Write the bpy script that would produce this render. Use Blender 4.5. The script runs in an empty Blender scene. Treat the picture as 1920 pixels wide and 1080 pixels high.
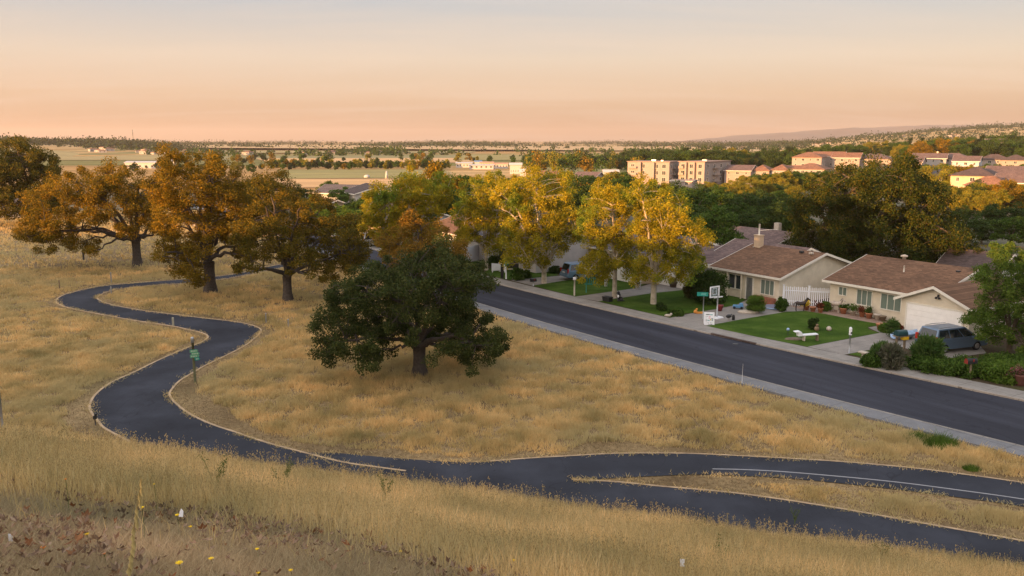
import bpy, bmesh, math, random
import numpy as np
from mathutils import Vector, Matrix
R = math.radians
random.seed(7); rng = np.random.default_rng(11)
scene = bpy.context.scene
COL = scene.collection

# ------------------------------------------------------------ camera
H = 15.0; F = 1600.0; PITCH = math.atan(277 / F)
cam_d = bpy.data.cameras.new('camera'); cam = bpy.data.objects.new('camera', cam_d); COL.objects.link(cam)
cam_d.sensor_width = 36; cam_d.lens = 36 * F / 1920; cam_d.clip_start = 0.1; cam_d.clip_end = 60000
cam.location = (0, 0, H); cam.rotation_euler = (math.pi / 2 - PITCH, 0, 0)
scene.camera = cam
# ------------------------------------------------------------ sky and sun
SUN_AZ = 50.0      # direction the light travels, degrees right of straight ahead
SUN_EL = 5.0
w = bpy.data.worlds.new('World'); scene.world = w; w.use_nodes = True
nt = w.node_tree; nt.nodes.clear()
def N(t, **k):
    n = nt.nodes.new(t)
    for a, b in k.items(): setattr(n, a, b)
    return n
def setramp(cr, stops):
    e = cr.elements
    while len(e) > 1: e.remove(e[-1])
    e[0].position = stops[0][0]; e[0].color = (*stops[0][1], 1)
    for p, c in stops[1:]:
        q = e.new(p); q.color = (*c, 1)
out = N('ShaderNodeOutputWorld'); bg = N('ShaderNodeBackground')
sky = N('ShaderNodeTexSky'); sky.sky_type = 'NISHITA'; sky.sun_disc = False
sky.sun_elevation = R(SUN_EL); sky.sun_rotation = R(180 + SUN_AZ); sky.air_density = 1.2; sky.dust_density = 3.0; sky.altitude = 100
skm = N('ShaderNodeVectorMath', operation='SCALE'); skm.inputs['Scale'].default_value = 0.12
nt.links.new(sky.outputs[0], skm.inputs[0])
tc = N('ShaderNodeTexCoord'); sep = N('ShaderNodeSeparateXYZ'); nt.links.new(tc.outputs['Generated'], sep.inputs[0])
ramp = N('ShaderNodeValToRGB')
setramp(ramp.color_ramp, [(0.0, (.44, .26, .155)), (.015, (.455, .285, .175)), (.05, (.56, .395, .275)), (.09, (.57, .465, .375)),
                          (.15, (.385, .40, .425)), (.20, (.55, .56, .56)), (.32, (.68, .69, .72)), (.6, (.70, .73, .80)), (1.0, (.62, .68, .82))])
nt.links.new(sep.outputs['Z'], ramp.inputs[0])
# thin streaky high cloud
div = N('ShaderNodeMath', operation='ADD'); div.inputs[1].default_value = 0.12; nt.links.new(sep.outputs['Z'], div.inputs[0])
dv = N('ShaderNodeVectorMath', operation='DIVIDE'); nt.links.new(tc.outputs['Generated'], dv.inputs[0]); nt.links.new(div.outputs[0], dv.inputs[1])
mp = N('ShaderNodeMapping'); mp.inputs['Scale'].default_value = (.28, 1.1, 0.0); mp.inputs['Rotation'].default_value = (0, 0, R(12))
nt.links.new(dv.outputs[0], mp.inputs[0])
no = N('ShaderNodeTexNoise'); no.inputs['Scale'].default_value = 1.3; no.inputs['Detail'].default_value = 8; no.inputs['Roughness'].default_value = .58; no.inputs['Distortion'].default_value = .5
nt.links.new(mp.outputs[0], no.inputs['Vector'])
cr = N('ShaderNodeValToRGB'); setramp(cr.color_ramp, [(.45, (0, 0, 0)), (.75, (1, 1, 1))]); nt.links.new(no.outputs[0], cr.inputs[0])
cm = N('ShaderNodeMath', operation='MULTIPLY'); cm.inputs[1].default_value = .48; nt.links.new(cr.outputs[0], cm.inputs[0])
mx = N('ShaderNodeMix', data_type='RGBA'); nt.links.new(cm.outputs[0], mx.inputs['Factor']); nt.links.new(ramp.outputs[0], mx.inputs['A'])
mx.inputs['B'].default_value = (.64, .50, .40, 1)
mx2 = N('ShaderNodeMix', data_type='RGBA'); mx2.blend_type = 'ADD'; mx2.inputs['Factor'].default_value = .22
nt.links.new(mx.outputs['Result'], mx2.inputs['A']); nt.links.new(skm.outputs[0], mx2.inputs['B'])
dt = N('ShaderNodeVectorMath', operation='DOT_PRODUCT'); dt.inputs[1].default_value = (-math.sin(R(SUN_AZ)), -math.cos(R(SUN_AZ)), .12); nt.links.new(tc.outputs['Generated'], dt.inputs[0])
dm = N('ShaderNodeMath', operation='MAXIMUM'); dm.inputs[1].default_value = 0; nt.links.new(dt.outputs['Value'], dm.inputs[0])
dp = N('ShaderNodeMath', operation='POWER'); dp.inputs[1].default_value = 1.6; nt.links.new(dm.outputs[0], dp.inputs[0])
mx3 = N('ShaderNodeMix', data_type='RGBA'); mx3.blend_type = 'ADD'; nt.links.new(dp.outputs[0], mx3.inputs['Factor']); nt.links.new(mx2.outputs['Result'], mx3.inputs['A']); mx3.inputs['B'].default_value = (1.25, 1.0, .78, 1)   # afterglow round the low sun, behind the camera
nt.links.new(mx3.outputs['Result'], bg.inputs[0]); bg.inputs[1].default_value = .44
nt.links.new(bg.outputs[0], out.inputs[0])
sun_d = bpy.data.lights.new('sun', 'SUN'); sun_d.energy = 5.0; sun_d.angle = R(.6); sun_d.color = (1.0, .49, .175)
sun = bpy.data.objects.new('sun', sun_d); COL.objects.link(sun); sun.location = (-60, -40, 60)
U = Vector((math.sin(R(SUN_AZ)) * math.cos(R(SUN_EL)), math.cos(R(SUN_AZ)) * math.cos(R(SUN_EL)), -math.sin(R(SUN_EL))))
sun.rotation_euler = U.to_track_quat('-Z', 'Y').to_euler()
scene.view_settings.view_transform = 'Standard'; scene.view_settings.look = 'None'
scene.view_settings.exposure = 1.6; scene.view_settings.gamma = 1
scene.cycles.max_bounces = 6; scene.cycles.transparent_max_bounces = 8; scene.cycles.volume_bounces = 0

# ------------------------------------------------------------ helpers
def ray(px, py):
    a = px - 960; b = 540 - py
    return Vector((a, F * math.cos(PITCH) + b * math.sin(PITCH), -F * math.sin(PITCH) + b * math.cos(PITCH)))
def G(px, py, z=0.0):
    r = ray(px, py); k = (z - H) / r.z
    return Vector((r.x * k, r.y * k, z))
def AT(px, py, Y):
    r = ray(px, py); k = Y / r.y
    return Vector((r.x * k, Y, H + r.z * k))
def sm(a, b, x):
    t = np.clip((x - a) / (b - a), 0, 1); return t * t * (3 - 2 * t)
def hgt(x, y):
    x = np.asarray(x, float); y = np.asarray(y, float)
    s = .766 * x + .643 * y; v = .643 * x - .766 * y
    pl = 13.25 - .363 * y - .146 * x - .03 * np.maximum(0, y - 18) ** 2 - .02 * np.maximum(0, x - 22) ** 2
    pl = np.minimum(pl, 13.8 + .02 * np.clip(-y, 0, 60) + .14 * np.clip(-y - 2, 0, 34) * sm(-20, -4, v))
    pl = pl - .1 * np.maximum(0, -y - 40)
    Hb = 3 + 11.6 * sm(-112, -62, v); Hb = Hb * (1 - sm(40, 160, v)) * (1 - sm(110, 220, -v))
    rb = Hb * np.exp(-np.minimum(((s + 35) / 22) ** 2, 60))
    hz = np.maximum(np.maximum(0, .8 * np.logaddexp(0, pl / .8) - .03), np.maximum(0, rb - .25))
    yy = np.maximum(y, 1); t = x / yy
    far = -5 * sm(125, 350, y)
    far = far + 8 * sm(240, 420, y) * sm(.33, .42, t)
    far = far + 55 * sm(1200, 2800, y) * sm(.25, .62, t)
    far = far + 16 * sm(900, 1800, y) * sm(.33, .6, -t)
    return hz + np.where(y > 120, far, 0)
def hg(x, y): return float(hgt(x, y))

def tag(o, label=None, cat=None, group=None, kind=None):
    if label: o['label'] = label
    if cat: o['category'] = cat
    if group: o['group'] = group
    if kind: o['kind'] = kind
    return o
def thing(name, label, cat, loc=(0, 0, 0), rz=0, group=None):
    o = bpy.data.objects.new(name, None); COL.objects.link(o); o.empty_display_size = .3
    o.location = loc; o.rotation_euler = (0, 0, rz)
    return tag(o, label, cat, group)
class MB:
    def __init__(s): s.v = []; s.f = []; s.m = []; s.sm = []; s.cur = 0
    def add(s, vs, fs, smooth=False):
        b = len(s.v); s.v += [tuple(q) for q in vs]
        for f in fs: s.f.append([b + i for i in f]); s.m.append(s.cur); s.sm.append(smooth)
        return s
    def box(s, c, d, rz=0, taper=1.0):
        cx, cy, cz = c; x, y, z = d[0] / 2, d[1] / 2, d[2] / 2
        vs = []
        for k, t in ((-1, 1), (1, taper)):
            for i, j in ((-1, -1), (1, -1), (1, 1), (-1, 1)):
                a, b = i * x * t, j * y * t
                vs.append((cx + a * math.cos(rz) - b * math.sin(rz), cy + a * math.sin(rz) + b * math.cos(rz), cz + k * z))
        return s.add(vs, [(3, 2, 1, 0), (4, 5, 6, 7), (0, 1, 5, 4), (1, 2, 6, 5), (2, 3, 7, 6), (3, 0, 4, 7)])
    def prism(s, poly, z0, z1):
        n = len(poly); vs = [(p[0], p[1], z0) for p in poly] + [(p[0], p[1], z1) for p in poly]
        return s.add(vs, [tuple(range(n))[::-1], tuple(range(n, 2 * n))] + [(i, (i + 1) % n, n + (i + 1) % n, n + i) for i in range(n)])
    def extr(s, poly3, off):
        n = len(poly3); off = Vector(off); a = [Vector(p) for p in poly3]
        return s.add(a + [p + off for p in a], [tuple(range(n))[::-1], tuple(range(n, 2 * n))] + [(i, (i + 1) % n, n + (i + 1) % n, n + i) for i in range(n)])
    def tube(s, pts, rad, n=8, cap=True, smooth=True):
        pts = [Vector(p) for p in pts]
        if not hasattr(rad, '__len__'): rad = [rad] * len(pts)
        vs = []; 
        for i, p in enumerate(pts):
            t = (pts[min(i + 1, len(pts) - 1)] - pts[max(i - 1, 0)]).normalized()
            u = t.cross(Vector((0, 0, 1)) if abs(t.z) < .9 else Vector((1, 0, 0))).normalized(); w2 = t.cross(u)
            for k in range(n):
                a = 2 * math.pi * k / n; vs.append(p + (u * math.cos(a) + w2 * math.sin(a)) * rad[i])
        fs = [(i * n + k, i * n + (k + 1) % n, (i + 1) * n + (k + 1) % n, (i + 1) * n + k) for i in range(len(pts) - 1) for k in range(n)]
        if cap: fs += [tuple(range(n)), tuple(range(len(vs) - n, len(vs)))[::-1]]
        return s.add(vs, fs, smooth)
    def lathe(s, prof, n=14, c=(0, 0, 0), smooth=True):
        vs = [(c[0] + r * math.cos(2 * math.pi * k / n), c[1] + r * math.sin(2 * math.pi * k / n), c[2] + z) for r, z in prof for k in range(n)]
        fs = [(i * n + k, i * n + (k + 1) % n, (i + 1) * n + (k + 1) % n, (i + 1) * n + k) for i in range(len(prof) - 1) for k in range(n)]
        fs += [tuple(range(n))[::-1], tuple(range(len(vs) - n, len(vs)))]
        return s.add(vs, fs, smooth)
    def ball(s, c, r, n=8, sq=(1, 1, 1)):
        pr = [(math.sin(math.pi * (i + .0) / n) * r + 1e-4, -math.cos(math.pi * i / n) * r) for i in range(n + 1)]
        b = len(s.v); s.lathe(pr, n + 4, (0, 0, 0))
        for i in range(b, len(s.v)):
            q = s.v[i]; s.v[i] = (c[0] + q[0] * sq[0], c[1] + q[1] * sq[1], c[2] + q[2] * sq[2])
        return s
    def build(s, name, mats, parent=None, loc=(0, 0, 0), rz=0, bevel=0):
        me = bpy.data.meshes.new(name); me.from_pydata(s.v, [], s.f)
        if not isinstance(mats, (list, tuple)): mats = [mats]
        for m in mats: me.materials.append(m)
        me.polygons.foreach_set('material_index', s.m); me.polygons.foreach_set('use_smooth', s.sm); me.update()
        o = bpy.data.objects.new(name, me); COL.objects.link(o); o.location = loc; o.rotation_euler = (0, 0, rz)
        if parent: o.parent = parent
        if bevel:
            b = o.modifiers.new('b', 'BEVEL'); b.width = bevel; b.segments = 2; b.limit_method = 'ANGLE'
        return o
def npmesh(name, V, k, mats, parent=None, mi=None, smooth=False):
    """V: (n*k,3) array, every k verts one polygon"""
    V = np.ascontiguousarray(V, dtype=np.float32).reshape(-1, 3); n = len(V) // k
    me = bpy.data.meshes.new(name)
    me.vertices.add(len(V)); me.vertices.foreach_set('co', V.ravel())
    me.loops.add(n * k); me.loops.foreach_set('vertex_index', np.arange(n * k, dtype=np.int32))
    me.polygons.add(n); me.polygons.foreach_set('loop_start', np.arange(0, n * k, k, dtype=np.int32))
    if not isinstance(mats, (list, tuple)): mats = [mats]
    for m in mats: me.materials.append(m)
    if mi is not None: me.polygons.foreach_set('material_index', np.asarray(mi, dtype=np.int32))
    me.update(calc_edges=True)
    o = bpy.data.objects.new(name, me); COL.objects.link(o)
    if parent: o.parent = parent
    return o
def dup(o, loc, rz=0, sc=None, label=None, name=None):
    def cp(a, par):
        c = a.copy(); COL.objects.link(c)
        if par: c.parent = par
        for ch in a.children: cp(ch, c)
        return c
    c = cp(o, None); c.location = loc; c.rotation_euler = (0, 0, rz)
    if sc is not None: c.scale = sc if hasattr(sc, '__len__') else (sc, sc, sc)
    if label: c['label'] = label
    return c

# ------------------------------------------------------------ materials
def newmat(name):
    m = bpy.data.materials.new(name); m.use_nodes = True; t = m.node_tree; b = t.nodes['Principled BSDF']
    return m, t, b
def nz(t, scale, detail=5, rough=.6, coord='Object', stretch=None, dist=0):
    tc = t.nodes.new('ShaderNodeTexCoord'); n = t.nodes.new('ShaderNodeTexNoise')
    n.inputs['Scale'].default_value = scale; n.inputs['Detail'].default_value = detail; n.inputs['Roughness'].default_value = rough; n.inputs['Distortion'].default_value = dist
    if stretch:
        mp = t.nodes.new('ShaderNodeMapping'); mp.inputs['Scale'].default_value = stretch[:3]; src = tc.outputs[coord]
        if len(stretch) > 3:
            m0 = t.nodes.new('ShaderNodeMapping'); m0.inputs['Rotation'].default_value = (0, 0, stretch[3]); t.links.new(src, m0.inputs[0]); src = m0.outputs[0]
        t.links.new(src, mp.inputs[0]); t.links.new(mp.outputs[0], n.inputs['Vector'])
    else: t.links.new(tc.outputs[coord], n.inputs['Vector'])
    return n
def rmp(t, src, stops):
    r = t.nodes.new('ShaderNodeValToRGB'); setramp(r.color_ramp, stops); t.links.new(src, r.inputs[0]); return r
def mixc(t, fac, a, b, mode='MIX'):
    m = t.nodes.new('ShaderNodeMix'); m.data_type = 'RGBA'; m.blend_type = mode
    for s, v in ((m.inputs['Factor'], fac), (m.inputs['A'], a), (m.inputs['B'], b)):
        if isinstance(v, bpy.types.NodeSocket): t.links.new(v, s)
        else: s.default_value = v if not isinstance(v, tuple) or len(v) == 4 else (*v, 1)
    return m.outputs['Result']
def bump(t, b, src, strength=.3, dist=.02):
    bp = t.nodes.new('ShaderNodeBump'); bp.inputs['Strength'].default_value = strength; bp.inputs['Distance'].default_value = dist
    t.links.new(src, bp.inputs['Height']); t.links.new(bp.outputs[0], b.inputs['Normal'])
def plain(name, c, rough=.6, var=.25, scale=3, metal=0, spec=.3, bmp=0):
    m, t, b = newmat(name)
    n = nz(t, scale); lo = tuple(q * (1 - var) for q in c); hi = tuple(min(1, q * (1 + var)) for q in c)
    r = rmp(t, n.outputs[0], [(.3, lo), (.7, hi)]); t.links.new(r.outputs[0], b.inputs['Base Color'])
    b.inputs['Roughness'].default_value = rough; b.inputs['Metallic'].default_value = metal; b.inputs['Specular IOR Level'].default_value = spec
    if bmp: bump(t, b, n.outputs[0], bmp)
    return m
def leafmat(name, cols, trans=.3, patch=None):
    m, t, b = newmat(name)
    g = t.nodes.new('ShaderNodeNewGeometry'); r = rmp(t, g.outputs['Random Per Island'], [(i / max(1, len(cols) - 1), c) for i, c in enumerate(cols)])
    n = nz(t, .35, 3); r2 = rmp(t, n.outputs[0], [(.3, (.5, .56, .5)), (.7, (1.18, 1.13, 1.05))])
    c = mixc(t, 1.0, r.outputs[0], r2.outputs[0], 'MULTIPLY')
    if patch:
        n2 = nz(t, patch[1], 3); r3 = rmp(t, n2.outputs[0], [(.48, (0, 0, 0)), (.62, (1, 1, 1))]); c = mixc(t, r3.outputs[0], c, patch[0])
    t.links.new(c, b.inputs['Base Color']); b.inputs['Roughness'].default_value = .6; b.inputs['Specular IOR Level'].default_value = .06
    tr = t.nodes.new('ShaderNodeBsdfTranslucent'); t.links.new(c, tr.inputs[0])
    ms = t.nodes.new('ShaderNodeMixShader'); ms.inputs[0].default_value = trans
    t.links.new(b.outputs[0], ms.inputs[1]); t.links.new(tr.outputs[0], ms.inputs[2]); t.links.new(ms.outputs[0], t.nodes['Material Output'].inputs[0])
    return m

# ------------------------------------------------------------ ground
def ground_mats():
    m, t, b = newmat('dry_ground')
    n1 = nz(t, .18, 6); n2 = nz(t, 3.5, 6, .7); n3 = nz(t, .05, 4)
    c = rmp(t, n1.outputs[0], [(.3, (.15, .105, .055)), (.5, (.24, .17, .085)), (.7, (.33, .235, .12))]).outputs[0]
    c2 = rmp(t, n2.outputs[0], [(.35, (.5, .48, .45)), (.65, (1.2, 1.2, 1.2))]).outputs[0]
    c = mixc(t, .8, c, c2, 'MULTIPLY'); c = mixc(t, rmp(t, n3.outputs[0], [(.55, (0, 0, 0)), (.75, (.35, .35, .35))]).outputs[0], c, (.13, .14, .05))
    t.links.new(c, b.inputs['Base Color']); b.inputs['Roughness'].default_value = .95; b.inputs['Specular IOR Level'].default_value = .1; bump(t, b, n2.outputs[0], .6, .05)
    m2, t, b = newmat('town_soil')
    n1 = nz(t, .08, 6); c = rmp(t, n1.outputs[0], [(.35, (.055, .06, .025)), (.55, (.10, .085, .05)), (.7, (.07, .09, .03))]).outputs[0]
    t.links.new(c, b.inputs['Base Color']); b.inputs['Roughness'].default_value = .95
    m3, t, b = newmat('farmland')
    tc = t.nodes.new('ShaderNodeTexCoord'); mp = t.nodes.new('ShaderNodeMapping'); mp.inputs['Scale'].default_value = (.0011, .0042, 1); mp.inputs['Rotation'].default_value = (0, 0, R(4))
    vo = t.nodes.new('ShaderNodeTexVoronoi'); vo.inputs['Scale'].default_value = 1.0; vo.distance = 'CHEBYCHEV'; vo.inputs['Randomness'].default_value = .9
    t.links.new(tc.outputs['Object'], mp.inputs[0]); t.links.new(mp.outputs[0], vo.inputs['Vector'])
    sp = t.nodes.new('ShaderNodeSeparateColor'); t.links.new(vo.outputs['Color'], sp.inputs[0])
    c = rmp(t, sp.outputs[0], [(0, (.38, .23, .09)), (.25, (.46, .31, .14)), (.42, (.30, .22, .08)), (.55, (.17, .16, .055)), (.62, (.40, .27, .12)), (.8, (.48, .33, .16)), (.95, (.24, .20, .075))])
    c.color_ramp.interpolation = 'CONSTANT'
    n2 = nz(t, .02, 8, .75, stretch=(.25, 2.2, 1)); c2 = rmp(t, n2.outputs[0], [(.33, (.55, .56, .54)), (.5, (1, 1, 1)), (.68, (1.35, 1.3, 1.25))]).outputs[0]
    c = mixc(t, 1, c.outputs[0], c2, 'MULTIPLY')
    t.links.new(c, b.inputs['Base Color']); b.inputs['Roughness'].default_value = .95; b.inputs['Specular IOR Level'].default_value = .1
    return [m, m2, m3]
GM = ground_mats()
def make_ground():
    rad = .4 * (17000 / .4) ** (np.arange(300) / 299.0); rad = np.concatenate([[0.05], rad])
    az = np.concatenate([np.arange(-180, -42, 3.0), np.arange(-42, 42, .5), np.arange(42, 180, 3.0)])
    A, Rr = np.meshgrid(np.radians(az), rad); X = Rr * np.sin(A); Y = Rr * np.cos(A); Z = hgt(X, Y)
    nr, na = X.shape; V = np.stack([X, Y, Z], -1).reshape(-1, 3)
    i, j = np.meshgrid(np.arange(nr - 1), np.arange(na), indexing='ij'); j2 = (j + 1) % na
    Fq = np.stack([i * na + j, (i) * na + j2, (i + 1) * na + j2, (i + 1) * na + j], -1).reshape(-1, 4)
    me = bpy.data.meshes.new('ground'); me.vertices.add(len(V)); me.vertices.foreach_set('co', V.astype(np.float32).ravel())
    me.loops.add(Fq.size); me.loops.foreach_set('vertex_index', Fq[:, ::-1].astype(np.int32).ravel().copy())
    me.polygons.add(len(Fq)); me.polygons.foreach_set('loop_start', np.arange(0, Fq.size, 4, dtype=np.int32))
    for m in GM: me.materials.append(m)
    C = V[Fq].mean(1); y = C[:, 1]; x = C[:, 0]
    curb = -1.5 + (x - 0) * 0; side = (x + 19.3) * .85 + (y - 117.4) * .53   # beyond far kerb if > 0
    mi = np.where((side > 0) & (y > 20), 1, 0); mi = np.where((y > 330) & ((x < y * .10) | (y > 640)), 2, mi); mi = np.where((y > 200) & (x < -20) & (y <= 330), 1, mi)
    me.polygons.foreach_set('material_index', mi.astype(np.int32)); me.polygons.foreach_set('use_smooth', np.ones(len(Fq), bool)); me.update(calc_edges=True)
    o = bpy.data.objects.new('ground', me); COL.objects.link(o); tag(o, kind='structure'); return o
make_ground()

# ------------------------------------------------------------ curves: street and path
def smooth_line(P, step=1.0, closed=False):
    """centripetal-like Catmull-Rom through 2D points"""
    P = [np.array(p[:2], float) for p in P]; P = [2 * P[0] - P[1]] + P + [2 * P[-1] - P[-2]]; o = []
    for i in range(1, len(P) - 2):
        n = max(2, int(np.linalg.norm(P[i + 1] - P[i]) / step))
        for k in range(n):
            t = k / n; a, b, c, d = P[i - 1:i + 3]
            o.append(.5 * ((2 * b) + (-a + c) * t + (2 * a - 5 * b + 4 * c - d) * t * t + (-a + 3 * b - 3 * c + d) * t ** 3))
    o.append(P[-2]); return np.array(o)
def gl(pts, z=0): return [tuple(G(a, b, z))[:2] for a, b in pts]
D0 = np.array([-.55, .835]); D0 /= np.linalg.norm(D0); N0 = np.array([D0[1], -D0[0]])   # along the street (away), towards the houses
O0 = np.array([7.7, 75.6])
def fit_edge(pts, z=0):
    P = np.array(gl(pts, z)) - O0; s = P @ D0; t = P @ N0; c = np.polyfit(s, t, 2); s0, s1 = s.min(), s.max()
    def fn(q):
        q = np.asarray(q, float); qc = np.clip(q, s0, s1); sl = 2 * c[0] * qc + c[1]
        tt = np.polyval(c, qc) + sl * (q - qc); return O0 + np.outer(q, D0) + np.outer(tt, N0)
    return fn
far_kerb = fit_edge([(699, 469), (930, 531), (1120, 579), (1245, 610), (1349, 633), (1487, 664), (1560, 679), (1867, 740)])
near_kerb = fit_edge([(656, 489), (737, 517), (936, 582), (1225, 664), (1360, 700), (1920, 840)])
near_out = lambda q, w=1.55: near_kerb(q) - N0 * w
far_walk = lambda q, w=2.0: far_kerb(q) + N0 * w
S = np.arange(-75, 190, 2.0)
def strip(name, A, B, z, mat, thick=0, label=None):
    n = len(A); mb = MB()
    za = [hg(*p) + z for p in A]; zb = [hg(*p) + z for p in B]
    vs = [(A[i][0], A[i][1], za[i]) for i in range(n)] + [(B[i][0], B[i][1], zb[i]) for i in range(n)]
    fs = [(i, i + 1, n + i + 1, n + i) for i in range(n - 1)]
    if thick:
        vs += [(v[0], v[1], v[2] - thick) for v in vs]
        fs += [(2 * n + i, 2 * n + i + 1, i + 1, i) for i in range(n - 1)] + [(n + i, n + i + 1, 3 * n + i + 1, 3 * n + i) for i in range(n - 1)]
    mb.add(vs, fs); o = mb.build(name, mat); tag(o, kind='structure'); 
    bm = bmesh.new(); bm.from_mesh(o.data); bmesh.ops.recalc_face_normals(bm, faces=bm.faces); 
    if sum(f.normal.z for f in bm.faces) < 0: bmesh.ops.reverse_faces(bm, faces=bm.faces)
    bm.to_mesh(o.data); bm.free(); return o
def asphalt(name, c, streak):
    m, t, b = newmat(name)
    n1 = nz(t, .25, 5, .6, stretch=streak); n2 = nz(t, 60, 3); n3 = nz(t, .12, 3, .5, dist=2.5)
    k = rmp(t, n1.outputs[0], [(.32, tuple(q * .72 for q in c)), (.5, c), (.68, tuple(q * 1.45 for q in c))]).outputs[0]
    k = mixc(t, .5, k, rmp(t, n2.outputs[0], [(.35, (.6, .6, .6)), (.65, (1.4, 1.4, 1.4))]).outputs[0], 'MULTIPLY')
    # hairline cracks and tar seams
    r = rmp(t, n3.outputs[0], [(.495, (1, 1, 1)), (.5, (.3, .3, .3)), (.505, (1, 1, 1))]).outputs[0]
    k = mixc(t, .45, k, r, 'MULTIPLY')
    t.links.new(k, b.inputs['Base Color']); b.inputs['Roughness'].default_value = .9; b.inputs['Specular IOR Level'].default_value = .12
    bump(t, b, n2.outputs[0], .2, .01); return m
def concrete(name, c, joint=None, rot=0):
    m, t, b = newmat(name)
    n1 = nz(t, .8, 6, .65); n2 = nz(t, 14, 4)
    k = rmp(t, n1.outputs[0], [(.3, tuple(q * .78 for q in c)), (.7, tuple(q * 1.15 for q in c))]).outputs[0]
    k = mixc(t, .35, k, rmp(t, n2.outputs[0], [(.3, (.6, .6, .6)), (.7, (1.3, 1.3, 1.3))]).outputs[0], 'MULTIPLY')
    if joint:
        tc = t.nodes.new('ShaderNodeTexCoord'); mp = t.nodes.new('ShaderNodeMapping'); mp.inputs['Rotation'].default_value = (0, 0, rot)
        br = t.nodes.new('ShaderNodeTexBrick'); br.offset = 0; br.inputs['Scale'].default_value = 1; br.inputs['Brick Width'].default_value = joint; br.inputs['Row Height'].default_value = joint
        br.inputs['Mortar Size'].default_value = .02; br.inputs['Color1'].default_value = (1, 1, 1, 1); br.inputs['Color2'].default_value = (.93, .93, .93, 1); br.inputs['Mortar'].default_value = (.5, .48, .45, 1)
        t.links.new(tc.outputs['Object'], mp.inputs[0]); t.links.new(mp.outputs[0], br.inputs['Vector']); k = mixc(t, 1, k, br.outputs[0], 'MULTIPLY')
    t.links.new(k, b.inputs['Base Color']); b.inputs['Roughness'].default_value = .9; bump(t, b, n2.outputs[0], .15, .01); return m
ASPH = asphalt('street_asphalt', (.034, .036, .047), (2.6, .16, 1, R(-35)))
ASPP = asphalt('path_asphalt', (.033, .036, .046), (1, 1, 1, 0))
CONC = concrete('sidewalk_concrete', (.25, .23, .205), 1.5, R(58))
CONCG = concrete('grey_kerb_strip', (.17, .172, .18), 3.0, R(58))
DRIVE = concrete('driveway_concrete', (.25, .225, .20), 3.0, R(58))
EDGE = plain('path_edging', (.40, .29, .18), .85, .35, 1.2)
strip('street', near_kerb(S), far_kerb(S), .03, ASPH)
strip('near_sidewalk', near_out(S), near_kerb(S) - N0 * .16, .12, CONCG, .12)
strip('near_kerb', near_kerb(S) - N0 * .16, near_kerb(S), .135, CONC, .135)
strip('far_sidewalk', far_kerb(S) + N0 * .18, far_walk(S), .12, CONC, .12)
strip('far_kerb', far_kerb(S), far_kerb(S) + N0 * .18, .13, concrete('kerb_concrete', (.32, .275, .23), 2.5, R(58)), .13)
# --- park path
PR = [(318, 733.5), (335, 714.6), (359, 700), (379, 688), (414, 671), (455, 650), (478, 633), (488, 621), (481, 614), (461, 608), (432, 603), (379, 597), (321, 590), (262, 582), (219, 574.6), (192, 567), (181, 560), (187, 553), (210, 544.5), (233, 540.5), (292, 535), (350, 531), (400, 526), (437, 520.6), (500, 508), (570, 497), (640, 491)]
PR0 = [(760, 885), (700, 877), (640, 868), (560, 848), (500, 832), (440, 812), (390, 795), (350, 775), (325, 755), (316, 742)]
PL = [(-90, 0), (300, 868), (240, 832), (207, 808), (186.5, 790), (172, 770), (172, 756), (183, 738.7), (211, 717.6), (250, 700), (300, 675.5), (354, 652), (378, 643), (390, 635), (391, 630), (380, 624), (350, 617), (321, 611), (248, 600), (204, 592), (146, 581), (113, 571.5), (107, 564), (114, 557), (131, 550), (175, 539.6), (204, 535.5), (262, 530.5), (321, 526), (379, 521.5), (443, 514), (500, 501), (570, 490), (630, 485)]
def resample(P, n):
    d = np.r_[0, np.cumsum(np.linalg.norm(np.diff(P, axis=0), axis=1))]; u = np.linspace(0, d[-1], n)
    return np.stack([np.interp(u, d, P[:, 0]), np.interp(u, d, P[:, 1])], 1)
right_edge = smooth_line(gl(PR0 + PR), .5)
left_edge = smooth_line(gl([(1920, 1095), (1700, 1052), (1400, 1003), (1100, 965), (800, 937), (600, 913), (420, 885), (300, 852)] + PL[3:]), .5)
# lower branch, upper edge (runs right from the island tip) and upper branch edges
low_up = smooth_line(gl([(1075, 901.5), (1150, 905), (1240, 914), (1382, 927), (1559, 953), (1700, 978), (1842, 1003), (1920, 1017), (2100, 1052)]), .5)
up_top = smooth_line(gl([(560, 849), (640, 851), (706, 857), (812, 865), (883, 868), (919, 866.5), (990, 861), (1078, 856), (1152, 852), (1273, 851.6), (1382, 856), (1559, 866), (1700, 878), (1807, 891), (1920, 907), (2100, 935)]), .5)
up_low = smooth_line(gl([(1075, 901.5), (1160, 897), (1240, 893), (1330, 891), (1488, 899), (1665, 917), (1807, 935), (1920, 951), (2100, 985)]), .5)
def polysheet(name, loops, z, mat, kind='structure'):
    """fill a 2-D outline, draped at a constant height over the (flat) ground"""
    bm = bmesh.new(); vs = [bm.verts.new((p[0], p[1], 0)) for p in loops]
    es = [bm.edges.new((vs[i], vs[(i + 1) % len(vs)])) for i in range(len(vs))]
    bmesh.ops.triangle_fill(bm, use_beauty=True, edges=es)
    for v in bm.verts: v.co.z = hg(v.co.x, v.co.y) + z if z < 9 else z
    bmesh.ops.recalc_face_normals(bm, faces=bm.faces)
    if sum(f.normal.z for f in bm.faces) < 0: bmesh.ops.reverse_faces(bm, faces=bm.faces)
    me = bpy.data.meshes.new(name); bm.to_mesh(me); bm.free(); me.materials.append(mat)
    o = bpy.data.objects.new(name, me); COL.objects.link(o); tag(o, kind=kind); return o
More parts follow.
